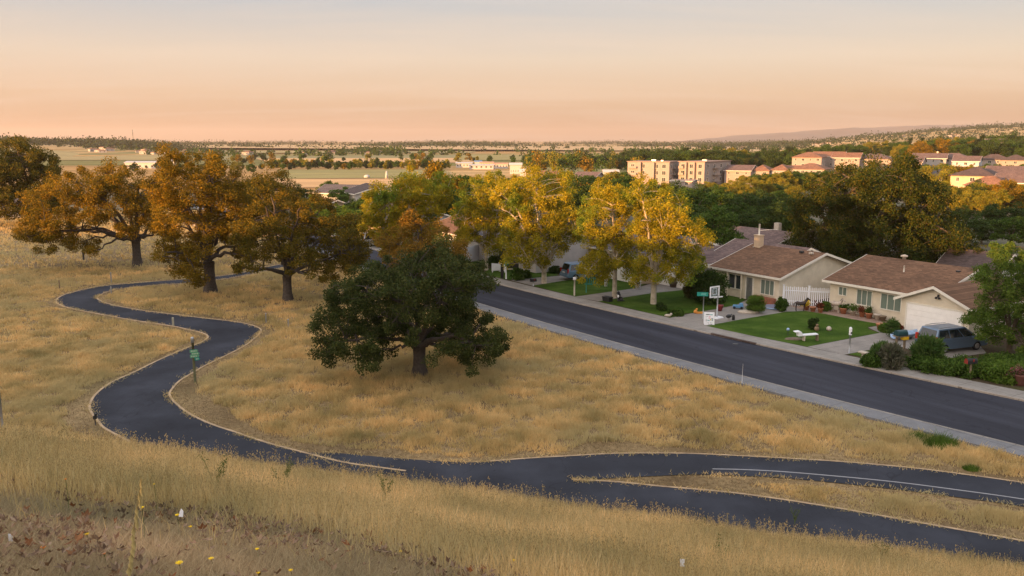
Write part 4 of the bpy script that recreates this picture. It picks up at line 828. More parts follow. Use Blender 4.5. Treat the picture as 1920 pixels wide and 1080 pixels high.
# basketball hoop
b, h = zof(1344, 597, 536)
t = thing('basketball_hoop', 'portable basketball hoop with clear white framed backboard facing away', 'basketball hoop', b, face_cam(b) + R(48))
m = MB(); m.box((.1, 0, .07), (.9, .6, .14), 0, .85); m.build('base', WHITEP, t, bevel=.03)
m = MB(); m.tube([(0, 0, .1), (0, 0, h * .72), (-.1, 0, h * .76)], .06); m.build('pole', METAL, t)
z1 = h; z0_ = h * .66
m = MB()
for c, d_ in (((-.9, 0, (z0_ + z1) / 2), (.1, .06, z1 - z0_)), ((.12, 0, (z0_ + z1) / 2 ), (.1, .06, z1 - z0_)), ((-.39, 0, z1 - .05), (.92, .06, .1)), ((-.39, 0, z0_ + .05), (.92, .06, .1))): m.box(c, d_)
m.box((.12, .02, z0_ - .03), (1.0, .08, .08)); bb = m.build('backboard_frame', WHITEP, t)
m = MB(); m.box((-.39, 0, (z0_ + z1) / 2), (.84, .015, z1 - z0_ - .2)); gl_, tt, bb_ = newmat('clear_board'); bb_.inputs['Transmission Weight'].default_value = .85; bb_.inputs['Roughness'].default_value = .05; bb_.inputs['Base Color'].default_value = (.75, .85, .9, 1); m.build('backboard', gl_, t)
m = MB(); 
for c, d_ in (((-.6, .02, z0_ + .5), (.06, .03, .5)), ((-.15, .02, z0_ + .5), (.06, .03, .5)), ((-.375, .02, z0_ + .77), (.5, .03, .06)), ((-.375, .02, z0_ + .25), (.5, .03, .06))): m.box(c, d_)
m.build('target_square', WHITEP, bb)
m = MB(); pts = [(-.39 + .23 * math.cos(a), .35 + .23 * math.sin(a), z0_ + .28) for a in [k * math.pi / 8 for k in range(17)]]; m.tube(pts, .015, 5); m.build('rim', TERRA, t)
# trail sign beside the path
b, h = zof(366, 718, 634, 0)
t = thing('trail_sign_post', 'wooden trail post with stacked green arrow boards beside the path bend', 'sign post', b, face_cam(b))
m = MB(); m.tube([(0, 0, -.1), (0, 0, h * .92)], [.085, .075], 10); m.build('post', plain('mossy_post', (.10, .10, .05), .9, .3), t)
m = MB(); m.lathe([(.09, 0), (.11, .04), (.11, .3), (.07, .36), (.02, .38)], 12, (0, 0, h * .90)); m.box((0, -.12, h * .90 + .19), (.1, .02, .14)); m.build('cap', METAL, t, bevel=.008)
for z_, w_, x_, mt in ((.72, .5, .05, GREENP), (.66, .5, .12, GREENP), (.605, .56, .08, GREENP), (.54, .32, .22, GREENS)):
    m = MB(); zz = h * z_; m.extr([(x_ - w_ / 2, -.1, zz - .09), (x_ + w_ / 2 - .08, -.1, zz - .09), (x_ + w_ / 2, -.1, zz), (x_ + w_ / 2 - .08, -.1, zz + .09), (x_ - w_ / 2, -.1, zz + .09)], (0, .03, 0)); bd = m.build('arrow_board', mt, t)
    m = MB(); [m.box((x_ - w_ / 2 + .1 + k * .09, -.104, zz), (.05, .006, .07)) for k in range(int(w_ / .12))]; m.build('lettering', plain('cream_lettering', (.5, .6, .45), .7, .1), bd)
# field stakes
def stake(px, pyb, pyt, label, r=.05, mat=None, z0=0, group=None, square=True, loc=None):
    b, h = zof(px, pyb, pyt, z0) if loc is None else loc
    m = MB()
    if square: m.box((0, 0, h / 2 - .1), (r * 2, r * 2, h + .2)); m.box((0, 0, h + .015), (r * 2.3, r * 2.3, .04), 0, .6)
    else: m.tube([(0, 0, -.1), (0, 0, h * .5), (.01, 0, h)], [r, r, r * .8], 8)
    return single(m, 'stake_post' , mat or WOOD, label, 'post', b, random.random(), group)
stake(209, 530, 511, 'grey stake in dry grass above the far left bend of the path', .06, METAL); stake(209, 554, 538, 'short grey stake on the inside of the far left path bend', .05, METAL)
stake(112, 543, 526, 'pale stake left of the outermost path bend', .05); stake(157, 487, 474, 'dark stub post in the field left of the leaning amber oak', .08, DARK)
stake(325, 611, 596, 'pale square post on the near verge of the path, middle of the S', .07, plain('pale_post', (.35, .33, .25), .8, .15)); stake(499, 605, 588, 'grey stake right of the path, left one of a pair', .05, METAL); stake(541, 617, 599, 'grey stake right of the path, right one of a pair', .05, METAL)
stake(365, 532, 522, 'small grey stake under the tall amber oak by the path', .05, METAL)
stake(1391, 722, 682, 'very thin white marker rod at the kerb strip of the street', .012, WHITEP, 0, None, False)
stake(16, 0, 0, 'leaning grey metal stake in tall grass at the left edge', .028, METAL, 0, None, False, loc=(Vector((-11.6, 18.6, hg(-11.6, 18.6))), 1.35))
b = G(179, 797); m = MB(); m.tube([(0, 0, 0), (0, 0, .35)], .03); m.box((0, 0, .42), (.16, .12, .18)); m.box((.06, -.02, .58), (.1, .1, .14)); single(m, 'marker_post', DARK, 'small dark marker post on the outer edging of the nearest path bend', 'post', b)
# mailboxes
def mailbox(px, pyb, pyt, label, col, post, rz, s=1.0, flag=None):
    b, h = zof(px, pyb, pyt); t = thing('mailbox', label, 'mailbox', b, rz); bh = .30 * s
    m = MB(); m.tube([(0, 0, -.05), (.02, 0, h * .4), (0, 0, h - bh)], .06 * s, 8); m.build('post', post, t)
    m = MB(); pr = [(-.13 * s, 0), (.13 * s, 0), (.13 * s, .14 * s)] + [(.13 * s * math.cos(a), .14 * s + .14 * s * math.sin(a)) for a in [math.pi * k / 8 for k in range(1, 8)]] + [(-.13 * s, .14 * s)]
    m.extr([(-.30 * s, y, h - bh + z) for y, z in pr], (.60 * s, 0, 0)); bx = m.build('box', col, t, bevel=.008)
    m = MB(); m.extr([(-.315 * s, y * 1.03, h - bh + z * 1.03) for y, z in pr], (.012, 0, 0)); m.build('door', flag or col, bx)
    m = MB(); m.box((.05, -.145 * s, h - bh * .35), (.05, .012, .16)); m.build('flag', REDL, bx); return t
mailbox(1818, 709, 671, 'black mailbox with red door on wooden post before the hedge', BLACKP, WOOD, R(12), 1.2, plain('dull_red_paint', (.22, .03, .02), .6, .2))
mailbox(1000, 536, 522, 'small black mailbox at the kerb beside the tallest golden tree', BLACKP, METAL, R(30), 1.1)
b, h = zof(1686, 660, 618); t = thing('mailbox_stand', 'dark green domed mailbox on double post stand with yellow box below', 'mailbox', b, R(20))
m = MB(); [m.box((x, 0, h * .36), (.12, .12, h * .72)) for x in (-.32, .42)]; m.box((.05, 0, h * .72), (1.1, .5, .06)); m.build('stand', WOOD, t)
m = MB(); pr = [(-.26, 0), (.26, 0)] + [(.28 * math.cos(a), .1 + .30 * math.sin(a)) for a in [math.pi * k / 8 for k in range(9)]]; m.extr([(-.4, y, h * .74 + z) for y, z in pr], (.85, 0, 0)); m.build('box', plain('dark_teal_metal', (.015, .05, .055), .4, .1), t, bevel=.03)
m = MB(); m.box((.3, -.1, h * .62), (.5, .3, .22)); m.build('newspaper_box', plain('yellow_plastic', (.7, .42, .02), .5, .1), t, bevel=.02)
b, h = zof(1592, 662, 615); t = thing('post_lamp', 'white capped slim grey post at the driveway edge of the garage house', 'post', b, face_cam(b)); m = MB(); m.tube([(0, 0, 0), (0, 0, h * .72)], .05); m.build('post', METAL, t); m = MB(); m.box((0, 0, h * .86), (.2, .2, h * .27)); m.ball((0, 0, h * .99), .1, 6); m.build('cap', WHITEP, t, bevel=.03); m = MB(); m.box((.07, -.11, h * .82), (.1, .02, .12)); m.build('lens', DARK, t)
b, h = zof(1618, 679, 660); t = thing('stone_pedestal', 'short pale stone pedestal by the small lawn patch at the sidewalk', 'pedestal', b, R(-50)); m = MB(); m.lathe([(.2, 0), (.2, .06), (.13, .12), (.12, h - .15), (.2, h - .1), (.2, h - .06)], 12); m.build('column', STONE, t); m = MB(); m.box((0, 0, h - .02), (.62, .45, .09)); m.build('top_slab', STONE, t, bevel=.02)
# white bench on the lawn
b, h = zof(1508, 639, 619); t = thing('garden_bench', 'white curved headrest bench on the lawn of the garage house', 'bench', b, R(8))
m = MB(); m.extr([(-.55, -.2, .38), (1.0, -.2, .46), (1.0, -.2, .55), (-.2, -.2, .5), (-.32, -.2, .72), (-.45, -.2, .8), (-.85, -.2, .76), (-.85, -.2, .7), (-.6, -.2, .68)], (0, .4, 0)); m.build('seat', WHITEP, t, bevel=.03)
for x in (-.05, 1.0): m = MB(); m.box((x, 0, .22), (.12, .3, .44)); m.build('leg', STONE if x < .5 else WOOD, t, bevel=.015)
b = G(1489, 636, YZ); m = MB(); m.ball((0, 0, 0), .5, 6, (1.5, .8, .28)); single(m, 'garden_rock', plain('brown_rock', (.16, .12, .09), .9, .3), 'flat brown rock in the lawn left of the white bench', 'rock', b)
b, h = zof(1477, 629, 614); t = thing('garden_lamp', 'small blue white ball light on a stick in the lawn', 'garden light', b); m = MB(); m.tube([(0, 0, 0), (0, 0, h * .6)], .02, 6); m.build('stem', DARK, t); m = MB(); m.ball((0, 0, h * .75), .13, 8); m.build('globe', P_LB, t)
b = G(1554, 620, YZ); m = MB(); m.lathe([(.1, 0), (.2, .08), (.22, .2), (.12, .32), (.05, .36)], 10); single(m, 'garden_ornament', STONE, 'small round dark based ornament in the middle of the lawn', 'ornament', b)
b = G(1531, 621, YZ); m = MB(); m.ball((0, 0, .2), .2, 6); m.ball((.03, 0, .48), .12, 6); single(m, 'garden_ornament', plain('brown_ornament', (.22, .15, .09), .8, .3), 'brown ornament in front of the dark clipped bush on the lawn', 'ornament', b)
# bins
b, h = zof(1196, 541, 527); t = thing('waste_bin', 'white bin with black handle beside the driveway of the mauve roofed house', 'bin', b); m = MB(); m.lathe([(.26, 0), (.34, h * .92), (.37, h * .95), (.37, h)], 12); m.build('tub', WHITEP, t); m = MB(); m.box((0, -.33, h * .75), (.35, .04, .1)); m.build('handle', BLACKP, t)
b, h = zof(1263, 538, 522); t = thing('waste_bin', 'brown barrel bin in front of the white double garage door', 'bin', b); m = MB(); m.lathe([(.38, 0), (.46, h * .5), (.42, h * .95)], 14); m.build('barrel', plain('brown_plastic', (.10, .07, .05), .6, .1), t); m = MB(); m.lathe([(.44, 0), (.44, .06), (.2, .12)], 14, (0, 0, h * .94)); m.build('lid', BLACKP, t)
b, h = zof(1139, 565, 558); m = MB(); m.box((0, 0, .22), (.8, .5, .44), 0, 1.12); m.box((0, 0, .43), (.95, .62, .06)); single(m, 'planter_box', BLACKP, 'black planter box on the lawn left of the single trunk tree', 'planter', b, R(-50), None, .02)
b, h = zof(1162, 565, 553); t = thing('dog_statue', 'black and white sitting dog figure right of the single trunk tree', 'statue', b, R(200)); m = MB(); m.tube([(-.18, 0, .1), (-.08, 0, .3), (.05, 0, .55), (.1, 0, .75)], [.17, .2, .16, .1], 10); m.ball((.16, 0, .84), .13, 7, (1.2, .85, .9)); m.tube([(.24, 0, .82), (.36, 0, .78)], [.07, .045], 7); m.tube([(-.3, .05, .04), (-.5, .1, .05)], [.04, .02], 6)
for s_ in (-1, 1): m.tube([(.12, s_ * .08, .45), (.16, s_ * .08, .02)], [.06, .05], 7); m.ball((-.1, s_ * .14, .14), .14, 6, (1.3, .7, .9)); m.add([(.1, s_ * .05, .92), (.16, s_ * .1, .92), (.12, s_ * .09, 1.04)], [(0, 1, 2)])
m.build('body', BLACKP, t); m = MB(); m.ball((.15, 0, .5), .13, 6, (.7, .9, 1.3)); m.build('chest', WHITEP, t)
# toy truck, heron, bollard, flower pots on the porch driveway
b, h = zof(1387, 579, 566); t = thing('toy_truck', 'small blue toy truck on the porch house driveway', 'toy', b, R(160)); t.scale = (.75, .75, .75); m = MB(); m.box((.2, 0, .3), (1.2, .6, .28)); m.box((-.15, 0, .55), (.45, .54, .3), 0, .8); m.build('body', BLUEP, t, bevel=.04)
for x in (-.25, .6):
    for s_ in (-1, 1): m = MB(); m.tube([(x, s_ * .28, .16), (x, s_ * .38, .16)], .16, 12); m.build('wheel', BLACKP, t)
b, h = zof(1366, 601, 590); t = thing('bird_ornament', 'dark standing bird ornament at the driveway edge of the lawn', 'ornament', b, R(30)); m = MB(); m.ball((0, 0, h * .75), .2, 7, (1.5, .8, .8)); m.tube([(.2, 0, h * .8), (.3, 0, h), (.42, 0, h * .98)], [.07, .05, .02], 6); m.build('body', DARK, t); m = MB(); [m.tube([(0, s_ * .06, 0), (0, s_ * .06, h * .62)], .015, 5) for s_ in (-1, 1)]; m.build('leg', WOOD, t)
b, h = zof(1375, 600, 590); m = MB(); m.lathe([(.12, 0), (.13, .1), (.12, h - .1), (.08, h)], 10); single(m, 'bollard_light', BLACKP, 'short black bollard right of the standing bird ornament', 'bollard', b)
b, h = zof(1350, 583, 575); m = MB(); m.lathe([(.15, 0), (.3, .5), (.32, .55)], 12); single(m, 'flower_pot', plain('dark_red_glaze', (.2, .03, .03), .5, .1), 'dark red pot right of the basketball pole', 'pot', b)
b, h = zof(1304, 588, 580); m = MB(); m.ball((0, 0, .18), .18, 6, (1, .8, 1)); m.box((.35, 0, .09), (.6, .22, .14)); m.ball((.1, 0, .40), .09, 5); single(m, 'garden_ornament', plain('orange_ornament', (.6, .25, .05), .6, .15), 'orange ornament at the lawn edge left of the street sign pole', 'ornament', b)
b = G(1252, 594, YZ); m = MB(); m.ball((0, 0, .12), .2, 6, (1.5, .8, .6)); m.ball((.3, .1, .2), .12, 5); single(m, 'garden_ornament', STONE, 'pale ornament on the curb corner where the porch driveway begins', 'ornament', b)
b = G(1403, 586, YZ); m = MB(); m.ball((0, 0, .05), .6, 7, (1.6, .9, .35)); single(m, 'garden_rock', STONE, 'pale rock in front of the round driveway bush', 'rock', b)
# porch swing / covered furniture, seated figure
b = G(1382, 547, YZ); t = thing('porch_swing', 'grey draped swing seat on the porch of the cream house', 'bench', b, RZ)
m = MB(); m.extr([(-1.1, -.3, .35), (1.1, -.3, .35), (1.15, -.1, 1.2), (.8, 0, 1.45), (-.8, 0, 1.45), (-1.15, -.1, 1.2)], (0, .35, 0)); m.build('cover', plain('grey_cover', (.28, .25, .26), .8, .25, 2), t, bevel=.06)
m = MB(); m.box((0, -.45, .2), (2.3, .3, .08)); [m.tube([(x, -.5, 0), (x * .92, 0, 1.5)], .03, 6) for x in (-1.25, 1.25)]; m.build('frame', STONE, t)
b = G(1413, 553, YZ); t = thing('flag_ornament', 'red and white hanging decoration beside the porch door', 'decoration', b + Vector((0, 0, .3)), RZ); m = MB(); m.ball((0, 0, .35), .2, 6, (1, .6, 1.5)); m.build('skirt', plain('red_cloth', (.45, .05, .04), .8, .3, 5), t); m = MB(); m.ball((0, 0, .8), .14, 6); m.ball((0, -.05, .05), .12, 6); m.build('head', WHITEP, t)
b = G(1392, 556, YZ); m = MB(); [m.lathe([(.14, 0), (.22, .3), (.23, .34)], 10, (x, y, 0)) for x, y in ((0, 0),)]; m.ball((0, 0, .5), .3, 6, (1, 1, .8)); single(m, 'flower_pot', DARK, 'dark potted plant in front of the porch door', 'pot', b)
b = G(1450, 577, YZ); m = MB(); m.lathe([(1.0, 0), (1.05, .1), (1.0, .14), (.9, .13)], 20); single(m, 'paddling_pool', P_LB, 'pale blue round paddling pool between the two driveway bushes', 'pool', b)
# covered animals/carts by the fence: dark horse shaped ornament
def horse(px, py, label, body, s=1.0, rz=0):
    b = G(px, py, YZ); t = thing('horse_statue', label, 'statue', b, rz); m = MB()
    m.tube([(-.55 * s, 0, .85 * s), (-.35 * s, 0, .9 * s), (0, 0, .86 * s), (.35 * s, 0, .92 * s), (.55 * s, 0, .98 * s)], [.14 * s, .23 * s, .21 * s, .23 * s, .15 * s], 10)
    m.tube([(.45 * s, 0, .98 * s), (.68 * s, 0, 1.3 * s), (.78 * s, 0, 1.45 * s)], [.17 * s, .11 * s, .09 * s], 8); m.tube([(.74 * s, 0, 1.46 * s), (.95 * s, 0, 1.34 * s), (1.08 * s, 0, 1.24 * s)], [.10 * s, .08 * s, .055 * s], 8)
    m.tube([(-.56 * s, 0, .95 * s), (-.72 * s, 0, .8 * s), (-.74 * s, 0, .45 * s)], [.05 * s, .06 * s, .02 * s], 6)
    for x, k in ((.4, 1), (-.42, -1)):
        for s_ in (-1, 1): m.tube([(x * s, s_ * .12 * s, .8 * s), ((x + .03 * k) * s, s_ * .12 * s, .45 * s), ((x - .02) * s, s_ * .12 * s, .05 * s), ((x + .03) * s, s_ * .12 * s, 0)], [.1 * s, .06 * s, .04 * s, .055 * s], 7)
    for s_ in (-1, 1): m.tube([(.76 * s, s_ * .05 * s, 1.52 * s), (.76 * s, s_ * .06 * s, 1.62 * s)], [.03 * s, .008], 5)
    m.build('body', body, t); m = MB(); m.tube([(.45 * s, 0, 1.18 * s), (.62 * s, 0, 1.4 * s), (.74 * s, 0, 1.56 * s)], [.05 * s, .06 * s, .03 * s], 6); m.build('mane', DARK, t); return t
horse(1500, 583, 'dark brown horse figure beside the white picket fence', plain('dark_brown_horse', (.05, .038, .034), .7, .3, 3), .78, R(-15))
horse(1567, 585, 'white and brown small horse figure by the flower pots', plain('white_brown_horse', (.45, .38, .32), .7, .5, 3), .85, R(-60))
# plants
def shrub(px, pyb, pyt, wpx, label, leaf, name='bush', cat='bush', L=.12, dens=1, seed=0, spiky=0, z0=YZ, group=None, nl=80, boxy=0):
    b, h = zof(px, pyb, pyt, z0); h = abs(h); g = np.random.default_rng(seed + int(px)); w_ = wpx * b.y / F / 2
    t = thing(name, label, cat, b, 0, group); n = max(5, int(26 * dens)); C = []
    for _ in range(n):
        a = g.random() * 6.283; r = g.random() ** .5; z = g.uniform(.12, .92) if not boxy else g.uniform(.1, .9); k = math.sqrt(max(.1, 1 - (abs(z - .42) / .62) ** 2)) if not boxy else 1
        C.append((math.cos(a) * r * w_ * k * .85, math.sin(a) * r * w_ * k * .85, z * h))
    C = np.array(C); rad = np.full(len(C), max(.12, min(w_, h) * .28))
    npmesh('foliage', leafquads(C, rad, nl, L, L * (.18 if spiky else .6), .9, -.9 if spiky else .1, g), 4, leaf, t)
    m = MB(); [m.tube([(0, 0, 0), (random.uniform(-.4, .4) * w_, random.uniform(-.4, .4) * w_, h * .6)], [.03, .01], 5, cap=False) for _ in range(5)]; m.build('stems', BARK_GEN, t); return t
L_GRYB = leafmat('grey_brown_stems', [(.10, .10, .07), (.15, .14, .11), (.08, .10, .05)], .1); L_RED = leafmat('red_leaves', [(.15, .03, .02), (.25, .06, .03), (.10, .05, .02)], .2); L_LILY = leafmat('strap_leaves', [(.05, .11, .03), (.09, .16, .04), (.14, .20, .06)], .25)
shrub(1330, 568, 508, 75, 'big dark shrub in front of the porch house left end', L_DARK, L=.2, dens=4, nl=90)
shrub(1300, 558, 515, 44, 'olive brown shrub beside the dark shrub, under the wide street tree', leafmat('olive_leaves', [(.07, .07, .02), (.10, .10, .03), (.13, .10, .04)], .2), L=.2, dens=2)
shrub(1417, 587, 556, 38, 'round light green bush standing in the driveway', L_BRIGHT, L=.18, dens=2, spiky=1, nl=160)
shrub(1464, 583, 558, 26, 'dense green ball bush left of the dark horse figure', L_GREEN, L=.14, dens=1.6)
shrub(1456, 562, 546, 20, 'dark red leaved shrub at the corner of the brick planter', L_RED, L=.16)
shrub(1524, 617, 596, 20, 'dark clipped upright bush in the lawn', L_DARK, L=.12, dens=1.5, boxy=1)
shrub(1241, 582, 568, 22, 'small dark bush in the lawn right of the wide street tree', L_DARK, L=.14, dens=1.2)
shrub(1268, 591, 581, 34, 'low spreading dark green shrub at the driveway corner', L_GREEN, L=.16, dens=1.2)
shrub(1650, 683, 646, 38, 'leafy shrub with pale strap leaves beside the driveway of the garage house', L_LILY, L=.3, dens=1.8, spiky=1, nl=110)
shrub(1634, 686, 668, 40, 'low green shrub behind the stone pedestal', L_GREEN, L=.16, dens=1.4)
shrub(1670, 690, 652, 42, 'grey brown twiggy shrub beside the sidewalk', L_GRYB, L=.4, dens=2, spiky=1, nl=140)
shrub(1738, 682, 640, 50, 'broad strap leaved shrub in front of the grey minivan', L_LILY, L=.5, dens=2.5, spiky=1, nl=120)
shrub(1672, 632, 598, 26, 'flowering green shrub at the garage corner', L_LILY, L=.2, dens=1.6, spiky=1)
shrub(1683, 622, 606, 20, 'red flowering potted shrub left of the garage door', L_RED, L=.12, dens=1)
shrub(1662, 622, 608, 30, 'low bright green ground shrub at the end of the garden path', L_BRIGHT, L=.14, dens=1.2)
shrub(1548, 583, 566, 22, 'green bush against the left end of the garage house', L_BRIGHT, L=.14, dens=1.2)
for px, pyb, pyt, wd, lb in [(970, 524, 505, 34, 'green bush right of the lamp post at the sidewalk'), (990, 521, 508, 20, 'small dark bush between the green bush and driveway'), (1040, 512, 500, 22, 'dark bush left of the light blue minivan'), (1065, 496, 484, 40, 'dark hedge bush below the orange lit house front'), (895, 505, 492, 36, 'green bush left of the forked trunk'), (930, 498, 482, 36, 'green bush behind the white panels'), (870, 505, 490, 30, 'dark bush at the far left of the lawns')]:
    shrub(px, pyb, pyt, wd, lb, L_GREEN if 'green' in lb else L_DARK, L=.2, dens=1.2)
# hedge on the right: low clipped mass running along the sidewalk
def hedge(label, pts, w_, h, leaf, name='hedge', cat='hedge'):
    P = np.array([tuple(G(a, b_, YZ))[:2] for a, b_ in pts]); t = thing(name, label, cat, (P[0][0], P[0][1], YZ)); C = []; Pr = resample(P, 60); g = np.random.default_rng(5)
    for p in Pr:
        for _ in range(9): a = g.random() * 6.28; r = g.random() ** .5 * w_; C.append((p[0] - P[0][0] + math.cos(a) * r, p[1] - P[0][1] + math.sin(a) * r, g.uniform(.1, .85) * h))
    npmesh('foliage', leafquads(np.array(C), np.full(len(C), .3), 110, .17, .09, .8, .1, g), 4, leaf, t); return t
hedge('long low dark green hedge along the sidewalk at the right', [(1735, 692), (1790, 700), (1850, 700), (1900, 692), (1960, 690)], 1.3, .8, L_GREEN)
hedge('bright green rounded hedge right of the black mailbox', [(1868, 712), (1890, 714), (1905, 710)], .9, 1.0, L_BRIGHT)
# pots along the garage house front
pots = [(1512, 581, 'yellow flowers in a pot by the picket fence', YELI, 1), (1524, 584, 'red brown pot next to the yellow flowers', TERRA, 0), (1538, 586, 'pot with trailing green plant beneath the small window', TERRA, 1),
        (1581, 588, 'square terracotta pot with dark green plant', TERRA, 1), (1599, 591, 'tall pale pot with brown plant under the middle window', STONE, 1), (1616, 594, 'terracotta pot with green plant under the middle window', TERRA, 1), (1629, 597, 'banded terracotta pot with bright plant', TERRA, 1), (1645, 600, 'white round urn beneath the right window', STONE, 0), (1655, 602, 'small brown bird shaped pot near the garage', WOOD, 0), (1650, 618, 'small orange pot at the bend of the garden path', TERRA, 0), (1686, 621, 'red pot beside the garage door', plain('red_glaze', (.4, .05, .03), .5, .1), 0)]
for k, (px, py, lb, mt, pl) in enumerate(pots):
    b = G(px, py, YZ); t = thing('flower_pot', lb, 'flower pot', b, 0, 'pots along the tan house front'); s_ = random.uniform(.85, 1.2)
    m = MB(); m.lathe([(.17 * s_, 0), (.26 * s_, .36 * s_), (.29 * s_, .37 * s_), (.29 * s_, .43 * s_), (.24 * s_, .43 * s_)], 14); m.build('pot', TERRA if mt is YELI else mt, t)
    if pl:
        g = np.random.default_rng(k); C = g.normal(size=(7, 3)) * [.12, .12, .1] + [0, 0, .62]
        npmesh('plant', leafquads(C, np.full(7, .22), 60, .16, .07, 1, 0, g), 4, plain('yellow_petals', (.7, .5, .02), .6, .2) if mt is YELI else [L_GREEN, L_BRIGHT, L_RED][k % 3], t)
b, h = zof(1912, 722, 690); t = thing('flower_pot', 'large brown pot of pink and white flowers at the right edge', 'flower pot', b); m = MB(); m.lathe([(.25, 0), (.22, .2), (.42, .6), (.46, .68), (.4, .68)], 16); m.build('pot', plain('brown_glaze', (.12, .05, .04), .5, .2), t); g = np.random.default_rng(3); npmesh('foliage', leafquads(g.normal(size=(14, 3)) * [.22, .22, .14] + [-.05, 0, .85], np.full(14, .2), 50, .09, .07, 1, 0, g), 4, leafmat('pink_petals', [(.05, .11, .03), (.30, .04, .08), (.06, .13, .03), (.5, .2, .25), (.04, .10, .02)], .3), t)
# street furniture near the minivan and the lawns on the left
b, h = zof(1077, 554, 520); t = thing('lamp_post', 'short pale post with white cap at the lawn corner by the kerb', 'post', b); m = MB(); m.tube([(0, 0, 0), (0, 0, h * .9)], .08, 10); m.build('post', STONE, t); m = MB(); m.box((0, 0, h * .93), (.3, .24, .26)); m.build('cap', WHITEP, t, bevel=.04)
b, h = zof(1099, 549, 517); t = thing('yard_sign', 'teal painted mailbox board on thin teal pole in front of the light blue minivan', 'sign', b, face_cam(b)); m = MB(); m.tube([(0, 0, 0), (0, 0, h)], .035, 8); m.build('pole', TEAL, t); m = MB(); m.box((.25, .1, h * .86), (1.5, .05, .1)); [m.box((.1 + k * .2, .1, h * .66), (.07, .04, h * .35)) for k in range(7)]; m.box((.5, .1, h * .5), (1.3, .05, .1)); m.build('board', TEAL, t)
b, h = zof(1136, 537, 519); t = thing('white_post', 'white tapered post in the lawn behind the single trunk tree', 'post', b); m = MB(); m.lathe([(.16, 0), (.15, h * .8), (.07, h * .97), (.01, h)], 10); m.build('post', WHITEP, t)
for px, lb in ((931, 'left'), (941, 'right')):
    b, h = zof(px, 510, 493); t = thing('garden_board', 'white garden panel board, %s one of the pair beside the forked tree' % lb, 'panel', b, face_cam(b) + (R(25) if lb == 'left' else R(-50))); m = MB(); m.extr([(-.6, 0, .15), (.6, 0, .15), (.6, 0, h * .85), (-.6, 0, h)], (0, .05, 0)); m.build('board', WHITEP, t, bevel=.01); m = MB(); [m.box((x, .025, .1), (.08, .08, .3)) for x in (-.5, .5)]; m.build('foot', WHITEP, t)
b, h = zof(949, 523, 492); t = thing('lamp_post', 'white post with blue green globe at the sidewalk by the green bush', 'lamp', b); m = MB(); m.tube([(0, 0, 0), (0, 0, h * .85)], .07, 8); m.build('post', WHITEP, t); m = MB(); m.ball((.05, 0, h * .9), .26, 8); m.build('globe', TEAL, t); m = MB(); m.box((.4, 0, h * .6), (.7, .3, .06)); m.box((.7, 0, h * .3), (.06, .06, h * .6)); m.build('shelf', STONE, t)
b = G(945, 521, YZ); m = MB(); m.box((-.2, 0, .75), (.35, .25, 1.5)); m.box((-.2, 0, 1.52), (.42, .32, .06)); single(m, 'utility_box', BLACKP, 'black upright utility box left of the white globe post', 'utility box', b, 0, None, .02)
# drain inlet on the kerb and small dark manhole on the road
d1 = far_kerb([0]); 
b = G(1374, 637, .02); m = MB(); m.box((0, .05, .09), (4.2, .22, .10)); [m.box((-1.8 + k * .4, -.06, .09), (.05, .06, .1)) for k in range(10)]; single(m, 'storm_drain', plain('rusty_grate', (.08, .055, .045), .8, .4, 5), 'dark storm drain slot in the kerb below the lawn', 'drain', b + Vector((0, 0, .0)), RZ + R(5))
b = G(1379, 645, .034); m = MB(); m.lathe([(.22, 0), (.22, .012), (.2, .015)], 16); single(m, 'manhole_cover', DARK, 'small dark cover in the road below the storm drain', 'manhole cover', b)
# ------------------------------------------------------------ crop fields
def field(name, px, mat, z=.35):
    P = []
    for a, b_ in px:
        g = G(a, b_, -5 + z); P.append((g.x, g.y))
    bm = bmesh.new(); vs = [bm.verts.new((x, y, hg(x, y) + z)) for x, y in P]; bm.faces.new(vs)
    bmesh.ops.recalc_face_normals(bm, faces=bm.faces)
    if sum(f.normal.z for f in bm.faces) < 0: bmesh.ops.reverse_faces(bm, faces=bm.faces)
    me = bpy.data.meshes.new(name); bm.to_mesh(me); bm.free(); me.materials.append(mat); o = bpy.data.objects.new(name, me); COL.objects.link(o); return tag(o, kind='structure')
def cropmat(name, a, b_, rot=10, sc=.25):
    m, t, b = newmat(name); n = nz(t, .02, 5, .65, stretch=(.4, 2.2, 1)); n2 = nz(t, sc, 3, .6, stretch=(.06, 1, 1, R(rot)))
    k = rmp(t, n.outputs[0], [(.3, a), (.7, b_)]).outputs[0]; k = mixc(t, .8, k, rmp(t, n2.outputs[0], [(.38, (.72, .72, .7)), (.6, (1.25, 1.25, 1.2))]).outputs[0], 'MULTIPLY')
    t.links.new(k, b.inputs['Base Color']); b.inputs['Roughness'].default_value = .95; return m
C_VINE = cropmat('vineyard_rows', (.18, .165, .045), (.26, .22, .065)); C_STUB = cropmat('stubble_field', (.46, .27, .11), (.56, .34, .15)); C_DKG = cropmat('dark_green_crop', (.14, .14, .05), (.20, .18, .07)); C_TAN = cropmat('tan_field', (.38, .25, .11), (.50, .34, .17)); C_OLV = cropmat('olive_field', (.22, .18, .065), (.31, .24, .09))
field('crop_field', [(520, 335), (840, 333), (835, 317), (520, 318)], C_VINE)
field('crop_field', [(480, 352), (850, 350), (845, 334), (500, 335.5)], C_STUB, .36)
field('crop_field', [(330, 300), (870, 297), (880, 291), (360, 293)], C_DKG)
field('crop_field', [(500, 303), (900, 305), (880, 296), (480, 297)], C_STUB, .36)
field('crop_field', [(300, 288), (880, 287), (900, 282), (320, 282)], C_OLV, .4)
field('crop_field', [(860, 300), (985, 300), (1000, 290), (860, 291)], C_VINE, .4)
field('crop_field', [(980, 330), (1190, 328), (1195, 309), (1000, 312)], C_VINE, .4)
